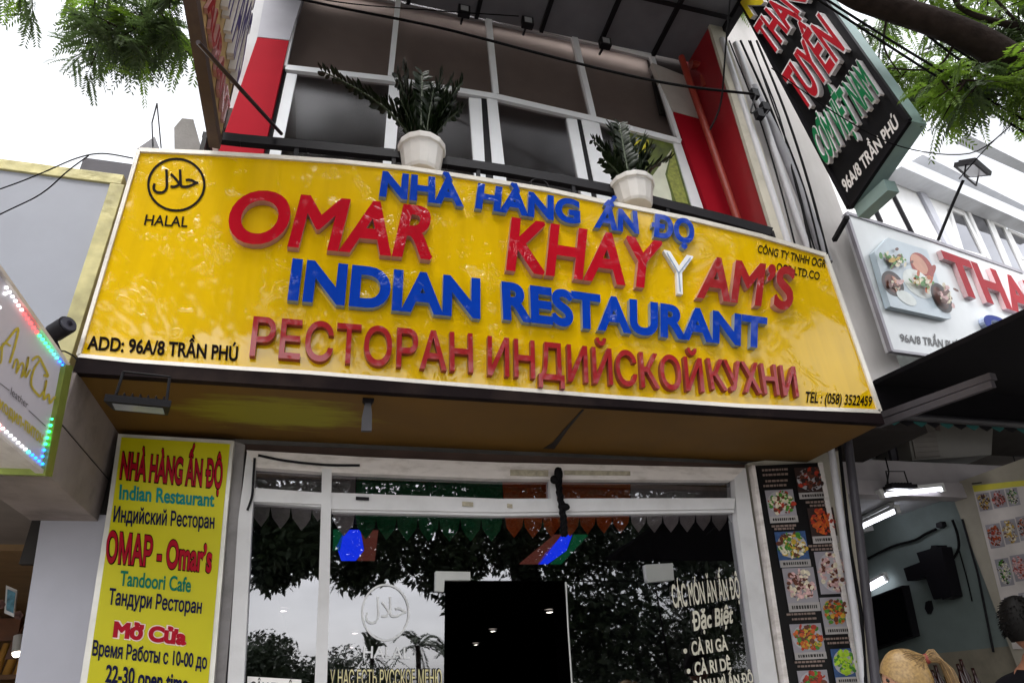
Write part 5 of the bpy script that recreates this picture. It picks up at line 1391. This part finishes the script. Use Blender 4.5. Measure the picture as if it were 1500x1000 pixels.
# tree on the right, its thick branch crossing the corner
TR = thing('street_tree', (8.2, 2.4, 0), 'leaning street tree with a thick dark branch and bright feathery leaves at the upper right', 'tree')
brp = [at_d(x, y, t) for x, y, t in [(1150, -75, 4.9), (1240, -12, 4.85), (1290, 8, 4.8), (1372, 34, 4.75), (1440, 64, 4.7), (1500, 104, 4.65), (1620, 190, 4.6)]]
trunk = [Vector((8.2, 2.4, -.1)), Vector((8.1, 2.35, 1.5)), Vector((7.6, 2.3, 3.2)), Vector((6.6, 2.2, 4.4))]
tk = MB(); tk.tube(trunk + [brp[-1]], [.24, .2, .17, .14, .12], 12); tk.build('trunk', M_bark, TR)
bm_ = MB(); P = [Vector(p) for p in smooth_path([tuple(p) for p in reversed(brp)], 5)]
bm_.tube(P, [.118 - .045 * k / (len(P) - 1) for k in range(len(P))], 12)
for (pts, r0) in [([(1500, 40, 4.9), (1450, 30, 4.9), (1405, 10, 5.0), (1390, -30, 5.0)], .03), ([(1560, 120, 4.7), (1500, 45, 4.9), (1440, -20, 5.0)], .02), ([(1470, 90, 4.7), (1445, 150, 4.7), (1425, 190, 4.8)], .012), ([(1300, 20, 4.8), (1295, 70, 4.8), (1320, 110, 4.8)], .010), ([(1400, 60, 4.75), (1370, 100, 4.8), (1300, 100, 4.8)], .012)]:
    Q = [Vector(p) for p in smooth_path([tuple(at_d(*p)) for p in pts], 4)]
    bm_.tube(Q, [r0 * (1 - .6 * k / (len(Q) - 1)) for k in range(len(Q))], 7)
bm_.build('branch', M_bark, TR)
rr = random.Random(21)
lw, ll_, ld = MB(), MB(), MB()
for (cx, cy, sx, sy, n, t0, dk) in [(1295, 50, 26, 30, 9, 6.7, .3), (1350, 95, 36, 28, 12, 6.6, .35), (1345, 130, 30, 25, 11, 6.5, .15), (1402, 150, 22, 18, 13, 4.6, .05), (1440, 130, 40, 35, 12, 4.9, .6), (1485, 145, 25, 22, 10, 4.8, .5), (1390, 20, 40, 16, 8, 5.2, .5),
                                    (1470, 25, 30, 25, 12, 5.2, .6), (1500, 70, 20, 30, 8, 5.3, .7), (1310, 100, 22, 20, 6, 6.6, .25), (1460, 135, 30, 22, 8, 4.6, .3), (1540, 140, 30, 60, 12, 4.8, .5), (1490, -40, 60, 30, 10, 5.4, .6), (1085, 25, 10, 12, 4, 7.5, .2)]:
    for k in range(n):
        qx, qy = rr.gauss(cx, sx * .62), rr.gauss(cy, sy * .62)
        p = at_d(qx, min(qy, 118 + rr.uniform(-14, 10)), t0 + rr.uniform(-.25, .25))
        a = rr.uniform(0, 6.28)
        twig(lw, ld if rr.random() < dk else ll_, p, (math.cos(a), math.sin(a), rr.uniform(-.9, .0)), rr.uniform(.16, .3), rr, rr.randint(5, 9), (.14, .25), .30)
lo = ll_.build('crown', [M_leafA, M_bark], TR); ld.build('crown', [M_leafB, M_bark], TR)
# tree on the left behind the blade sign
TL = thing('street_tree', (-3.6, 3.1, 0), 'tree with hanging feathery leaves against white sky at the upper left', 'tree')
tk = MB(); tk.tube([Vector((-4.6, 1.6, -.1)), Vector((-4.5, 1.7, 2.5)), Vector((-4.2, 2.0, 5.0)), Vector((-3.4, 2.6, 7.0)), Vector((-2.2, 3.2, 7.6))], [.2, .17, .14, .08, .03], 12); tk.build('trunk', M_bark, TL)
lw, ll_, ld = MB(), MB(), MB()
for (cx, cy, sx, sy, n, dk) in [(250, 12, 26, 14, 20, .6), (205, 45, 30, 14, 26, .65), (235, 62, 22, 12, 18, .6), (160, 50, 12, 12, 10, .6), (140, 72, 8, 8, 7, .6), (255, 45, 14, 16, 12, .5), (210, 82, 12, 7, 9, .5), (45, -4, 10, 6, 6, .5), (190, -30, 70, 18, 20, .6), (135, 2, 22, 6, 8, .5), (180, 68, 16, 10, 10, .6)]:
    for k in range(int(n * .6)):
        p = at_d(rr.gauss(cx, sx * .75), min(70, rr.gauss(cy - 8, sy * .6)), 6.2 + rr.uniform(-.4, .4)); a = rr.uniform(0, 6.28)
        twig(lw, ld if rr.random() < dk + .25 else ll_, p, (math.cos(a), math.sin(a), rr.uniform(-1.0, -.2)), rr.uniform(.14, .28), rr, rr.randint(5, 9), (.15, .28), .30)
ll_.build('crown', [M_leafA, M_bark], TL); ld.build('crown', [M_leafB, M_bark], TL)

# street trees across the road and the big shade tree behind the viewer, which the glass and the glossy sign mirror
M_far = mat('far_leaf', '#26361a', .6, vary=.5, scale=.8)
def leaf_cloud(mb, c, r, n, size, rr, flat=1.0):
    for k in range(n):
        a, z = rr.uniform(0, 6.283), rr.uniform(-1, 1); q = math.sqrt(1 - z * z); rad = r * rr.random() ** .42
        p = Vector(c) + Vector((q * math.cos(a), q * math.sin(a), z * flat)) * rad
        d = Vector((rr.gauss(0, 1), rr.gauss(0, 1), rr.gauss(-.5, .7))).normalized(); s = d.cross(Vector((rr.gauss(0, 1), rr.gauss(0, 1), rr.gauss(0, 1)))).normalized()
        L = size * rr.uniform(.6, 1.3)
        mb.add([p, p + d * L * .5 + s * L * .2, p + d * L, p + d * L * .5 - s * L * .2], [(0, 1, 2, 3)], 0)
SH = thing('shade_tree', (0.4, -5.5, 0), 'big dark shade tree behind the viewer, mirrored in the shop glass', 'tree')
tk = MB(); tk.tube([Vector((4.6, -6.5, -.2)), Vector((4.5, -6.3, 3)), Vector((4.0, -6.0, 6)), Vector((3.0, -5.5, 9))], [.4, .34, .28, .16], 14)
tk.tube([Vector((4.3, -6.2, 4.8)), Vector((1.5, -5.5, 7.6)), Vector((-1.5, -5, 9.5))], [.2, .14, .06], 10); tk.build('trunk', M_bark, SH)
cr = MB(); rr = random.Random(31)
for (px, py, L, r, n) in [(420, 790, 10, .9, 500), (400, 835, 10, .55, 260), (450, 800, 9.5, .8, 420), (560, 800, 10, 1.0, 520), (650, 830, 10, .8, 420), (520, 840, 10.5, .5, 200), (690, 880, 9.5, .6, 260), (700, 780, 10, 1.2, 650), (380, 745, 10, 1.0, 500),
                          (800, 800, 10, 1.3, 700), (900, 800, 10, 1.3, 700), (1000, 820, 10, 1.3, 650), (1060, 900, 10, 1.2, 600), (900, 900, 9, 1.1, 520), (820, 900, 9, 1.0, 460), (1000, 960, 9, 1.1, 480), (880, 980, 9, 1.0, 420), (1080, 800, 10, 1.2, 500),
                          (480, 740, 10, 1.3, 700), (600, 740, 10, 1.3, 700), (720, 720, 10, 1.3, 700), (850, 730, 10, 1.3, 700), (980, 740, 10, 1.3, 600)]:
    leaf_cloud(cr, mirrored(px, py, L), r, int(n * 3.2), .2, rr, .7)
for (x, y, z, r, n) in [(-4, -4, 9, 2.2, 1000), (-6.5, -4, 8.6, 2.4, 1100), (-9, -4.5, 9, 2.6, 1100), (-6, -3, 10.8, 2.0, 700), (-1.5, -4, 9.5, 2.4, 1300), (1, -4.5, 9.2, 2.4, 1300), (3.5, -5, 9.5, 2.4, 1200), (6, -5, 9, 2.4, 1000), (-3, -3, 11, 2.0, 700), (0, -3, 11.5, 2.0, 800), (3, -3, 11.5, 2.2, 800), (5, -6, 12, 2.4, 800), (8.5, -5, 10, 2.6, 900), (1, -7, 12, 2.6, 900)]:  # left clusters added and leaves thickened to darken sign and fascia
    leaf_cloud(cr, (x, y, z), r, int(n * 2.3), .33, rr, .75)
cr.build('crown', M_far, SH)
def far_tree(px, py, L, r, label, seed, n=2800):
    rr = random.Random(seed); c = mirrored(px, py, L)
    t = thing('park_tree', (c.x, c.y, -.16), label, 'tree', 'trees across the road')
    MB().tube([Vector((c.x, c.y, -.2)), Vector((c.x + .1, c.y, c.z * .5)), c], [.22, .16, .08], 10).build('trunk', M_bark, t)
    b = MB()
    for k in range(7): leaf_cloud(b, c + Vector((rr.uniform(-1, 1) * r * .7, rr.uniform(-.6, .6) * r, rr.uniform(-.6, .55) * r)), r * rr.uniform(.4, .62), n // 7, .27, rr, .85)
    b.build('crown', M_far, t)
far_tree(392, 985, 30, 2.0, 'bushy dark tree across the road mirrored in the leftmost shop pane', 1)
far_tree(424, 975, 33, 2.1, 'taller dark tree across the road mirrored in the leftmost shop pane', 2)
far_tree(455, 1000, 30, 1.9, 'low dark tree across the road mirrored beside the window mullion', 3)
far_tree(508, 985, 31, 2.1, 'dark tree across the road mirrored left of the HALAL lettering', 4)
far_tree(350, 1015, 30, 2.2, 'dark tree across the road at the left end of the mirrored row', 5)
far_tree(540, 1035, 30, 1.5, 'small dark tree across the road mirrored under the emblem', 6)
far_tree(900, 975, 32, 3.6, 'dark tree across the road mirrored in the glass door', 7)
far_tree(1010, 960, 32, 3.6, 'dark tree across the road mirrored behind the dish list', 8)
far_tree(1120, 960, 32, 3.8, 'dark tree across the road at the right end of the mirrored row', 9)
def palm(px, py, L, label, seed):
    rr = random.Random(seed); c = mirrored(px, py, L)
    t = thing('palm_tree', (c.x, c.y, -.16), label, 'palm', 'palms across the road')
    MB().tube([Vector((c.x + .4, c.y, -.2)), Vector((c.x + .15, c.y, c.z * .5)), c], [.2, .14, .12], 10).build('trunk', M_bark, t)
    f = MB()
    for k in range(12):
        a = k * 2.4; el = rr.uniform(-.15, 1.25)
        frond(f, c, (math.cos(a) * math.cos(el), math.sin(a) * math.cos(el), math.sin(el)), rr.uniform(1.8, 2.6), rr, 26, .15, rr.uniform(.35, .8))
    f.build('crown', M_far, t)
palm(612, 945, 32, 'palm across the road mirrored right of the HALAL lettering', 1)
palm(660, 965, 33, 'palm across the road mirrored at the edge of the dark doorway', 2)
palm(545, 960, 36, 'palm across the road mirrored beside the small dark tree', 3)

# ------------------------------------------------------------------ people
def person(feet, face_yaw, H, label, cloth, trousers, skin, hair, long_hair, sleeves):
    """standing figure, H tall, facing +Y before face_yaw; one skinned body with head, hands and feet"""
    t = thing('person', feet, label, 'person')
    s = H / 1.75
    V, E, R = [], [], []
    def vert(p, r, prev=None, r2=None):
        V.append(Vector(p) * s); R.append((r * s, (r2 or r) * s))
        if prev is not None: E.append((prev, len(V) - 1))
        return len(V) - 1
    pel = vert((0, 0, .95), .145, None, .11)
    wai = vert((0, .0, 1.10), .135, pel, .10); che = vert((0, -.005, 1.28), .165, wai, .115); sho = vert((0, -.01, 1.42), .12, che, .085)
    nk = vert((0, 0, 1.50), .058, sho); nk2 = vert((0, .01, 1.56), .056, nk)
    for sx in (-1, 1):
        hip = vert((.10 * sx, 0, .88), .10, pel); kn = vert((.11 * sx, .01, .50), .062, hip); an = vert((.115 * sx, -.01, .10), .042, kn)
        hl = vert((.12 * sx, .03, .045), .042, an); vert((.13 * sx, .17, .03), .034, hl)
        sh = vert((.175 * sx, -.01, 1.40), .066, sho); ua = vert((.225 * sx, -.015, 1.25), .052, sh); el = vert((.245 * sx, -.02, 1.10), .042, ua)
        wr = vert((.255 * sx, .07, .87), .028, el); pa = vert((.256 * sx, .095, .80), .034, wr, .018)
        for k, (dx, ln) in enumerate([(-.024, .075), (-.008, .085), (.008, .08), (.023, .065)]):
            k1 = vert((.256 * sx + .2 * dx, .10 + dx, .765), .010, pa); k2 = vert((.25 * sx, .112 + dx, .765 - ln * .55), .009, k1); vert((.24 * sx, .112 + dx, .765 - ln), .0075, k2)
        th = vert((.245 * sx, .135, .80), .011, pa); vert((.238 * sx, .15, .765), .009, th)
    me = bpy.data.meshes.new('body'); me.from_pydata([tuple(v) for v in V], E, [])
    o = bpy.data.objects.new('body', me); COL.objects.link(o)
    sk = o.modifiers.new('skin', 'SKIN'); 
    for i, d in enumerate(me.skin_vertices[0].data):
        d.radius = R[i]; d.use_root = (i == 0)
    ss = o.modifiers.new('sub', 'SUBSURF'); ss.levels = 2; ss.render_levels = 2
    bpy.context.view_layer.update()
    bm2 = bpy.data.meshes.new_from_object(o.evaluated_get(bpy.context.evaluated_depsgraph_get()))
    bpy.data.objects.remove(o)
    mb = MB()
    mb.v = [v.co.copy() for v in bm2.vertices]
    for p in bm2.polygons:
        c = p.center / s
        if c.z > 1.475 or (c.z < (1.2 if sleeves == 'short' else .87) and abs(c.x) > .2): mi = 0
        elif c.z > .96 or abs(c.x) > .2: mi = 1
        elif c.z > .09: mi = 2
        else: mi = 3
        mb.f.append(list(p.vertices)); mb.m.append(mi); mb.sm.append(True)
    # head: one shaped surface with brow, nose, mouth, chin
    hc = Vector((0, .015, 1.655)); seg, rings = 28, 22; vs, fs = [], []
    for i in range(rings + 1):
        th = math.pi * i / rings
        for j in range(seg):
            ph = 2 * math.pi * j / seg; x, y, z = math.sin(th) * math.sin(ph), math.sin(th) * math.cos(ph), math.cos(th)
            px, py, pz = x * .076, y * .098, z * .118
            if z < -.1: px *= 1 - .30 * (-z - .1); py *= 1 - .12 * (-z - .1)
            if y > .3:
                g = math.exp(-(x / .16) ** 2)
                py += .020 * g * math.exp(-((z + .18) / .16) ** 2) + .006 * math.exp(-((z + .52) / .10) ** 2) * math.exp(-(x / .3) ** 2) + .006 * math.exp(-((z - .18) / .1) ** 2)
                py -= .008 * math.exp(-((abs(x) - .42) / .15) ** 2) * math.exp(-((z - .02) / .12) ** 2)
                py += .006 * g * math.exp(-((z + .85) / .12) ** 2)
            vs.append((hc + Vector((px, py, pz))) * s)
    for i in range(rings):
        for j in range(seg): fs.append((i * seg + j, i * seg + (j + 1) % seg, (i + 1) * seg + (j + 1) % seg, (i + 1) * seg + j))
    mb.add(vs, fs, 0, True)
    for sx in (-1, 1):
        mb.ball(hc * s + Vector((.030 * sx, .082, .006)) * s, .011 * s, 10, 6, 4)
        mb.ball(hc * s + Vector((.078 * sx, -.004, -.012)) * s, .03 * s, 10, 8, 0, (.35, .62, 1.05))
    mb.ball(hc * s + Vector((0, .094, -.062)) * s, .02 * s, 10, 6, 5, (1.1, .25, .25))
    M = Matrix.Translation(Vector(feet)) @ Matrix.Rotation(face_yaw, 4, 'Z')
    mb.v = [M @ v for v in mb.v]
    mb.build('body', [skin, cloth, trousers, mat('shoe', '#1e1a18', .5), mat('eye', '#1a1512', .2), mat('lip', '#8d4f48', .5)], t)
    # hair
    hb = MB(); rr = random.Random(4); vs, fs = [], []
    for i in range(rings + 1):
        th = math.pi * (.66 * i / rings)
        for j in range(seg):
            ph = 2 * math.pi * j / seg; back = -math.cos(ph)
            tt = th * (1.0 if back > -.2 else .62 + .3 * (back + 1)) 
            x, y, z = math.sin(tt) * math.sin(ph), math.sin(tt) * math.cos(ph), math.cos(tt)
            k = (1.10 if not long_hair else 1.14) + .012 * math.sin(ph * 23 + i * .4) * (1 if long_hair else .4) + rr.uniform(-.006, .006)
            px, py, pz = x * .078 * k, y * .100 * k, z * .120 * k
            if z < -.1: px *= 1 - .25 * (-z - .1)
            vs.append((hc + Vector((px, py - .004, pz))) * s)
    for i in range(rings):
        for j in range(seg): fs.append((i * seg + j, i * seg + (j + 1) % seg, (i + 1) * seg + (j + 1) % seg, (i + 1) * seg + j))
    hb.add(vs, fs, 0, True)
    base = hc * s
    if long_hair:
        band = base + Vector((0, -.108, .085)) * s
        for k in range(900):      # strands combed back to the band
            a, z = rr.uniform(0, 6.283), rr.uniform(-.1, 1); q = math.sqrt(max(0, 1 - z * z)); nn = Vector((q * math.sin(a), q * math.cos(a), z))
            if nn.y > .75 and z < .55: continue
            st = base + Vector((nn.x * .086, nn.y * .110 - .004, nn.z * .134)) * s
            en = band + Vector((rr.uniform(-.02, .02), rr.uniform(-.006, .01), rr.uniform(-.018, .018))) * s
            m0 = st.lerp(en, .5) - base; m0 = Vector((m0.x / .086, m0.y / .110, m0.z / .134)); m0 = m0.normalized() * s * 1.03
            mid = base + Vector((m0.x * .088 / 1, m0.y * .112, m0.z * .137))
            q_ = smooth_path([tuple(st), tuple(mid), tuple(en)], 4)
            hb.tube([Vector(x) for x in q_], .0013 * s, 4, rr.randrange(2), False)
        for k in range(900):      # the tail
            a, b = rr.uniform(0, 6.28), rr.random() ** .5
            cx, sz = math.cos(a) * b, math.sin(a) * b
            o0 = band + Vector((cx * .018, -.004, sz * .018)) * s
            o1 = band + Vector((cx * .036, -.042 - .01 * rr.random(), .012 + sz * .030)) * s
            o2 = band + Vector((cx * .046, -.085 + sz * .022, -.05)) * s
            o3 = band + Vector((cx * .040, -.090 + sz * .02, -.16 - .03 * rr.random())) * s
            o4 = band + Vector((cx * .022, -.075 + sz * .012, -.28 - .06 * rr.random())) * s
            q_ = smooth_path([tuple(o0), tuple(o1), tuple(o2), tuple(o3), tuple(o4)], 3)
            hb.tube([Vector(x) for x in q_], .0016 * s, 4, rr.randrange(2), False)
    else:
        for k in range(420):
            a, z = rr.uniform(0, 6.28), rr.uniform(-.25, 1)
            if math.cos(a) > .3 and z < .45: continue
            q = math.sqrt(max(0, 1 - z * z)); n = Vector((q * math.sin(a), q * math.cos(a), z))
            p = base + Vector((n.x * .083, n.y * .106, n.z * .128)) * s
            dd = (n * .5 + Vector((rr.gauss(0, .3), rr.gauss(0, .3) - .2, -.5))).normalized()
            hb.tube([p, p + dd * .022 * s], [.0035 * s, .001 * s], 4, 0, False)
    hb.v = [M @ v for v in hb.v]
    ho = hb.build('hair', [hair, mat('hair_streak', '#6b5232', .45, vary=.3, scale=80)] if long_hair else hair, t)
    if long_hair:
        tb = MB(); c_ = base + Vector((0, -.112, .086)) * s
        tb.tube([M @ (c_ + Vector((0, .012, -.004)) * s), M @ (c_ + Vector((0, -.014, .004)) * s)], .023 * s, 14)
        tb.build('hair_band', mat('hair_band', '#7a2e24', .6), ho)
    return t
pw = at_d(1322, 962, 2.92)
person((pw.x, pw.y, 0), math.radians(58), pw.z - .005, 'blonde woman with a ponytail, only the top of her head in view', mat('pale_top', '#8a8f98', .8), mat('denim', '#2c3850', .8), mat('skin_fair', '#b98a70', .5),
       mat('blonde_hair', '#96794c', .42, vary=.3, scale=90), True, 'short')
pmn = at_d(1487, 884, 3.15)
person((pmn.x, pmn.y, 0), math.radians(-75), pmn.z + .0, 'dark haired man in a black shirt by the food poster', mat('black_shirt', '#100f13', .9, spec=.1), mat('dark_trousers', '#1c1c22', .8), mat('skin_tan', '#8c5f48', .5),
       mat('black_hair', '#0b0908', .6, spec=.12), False, 'short')
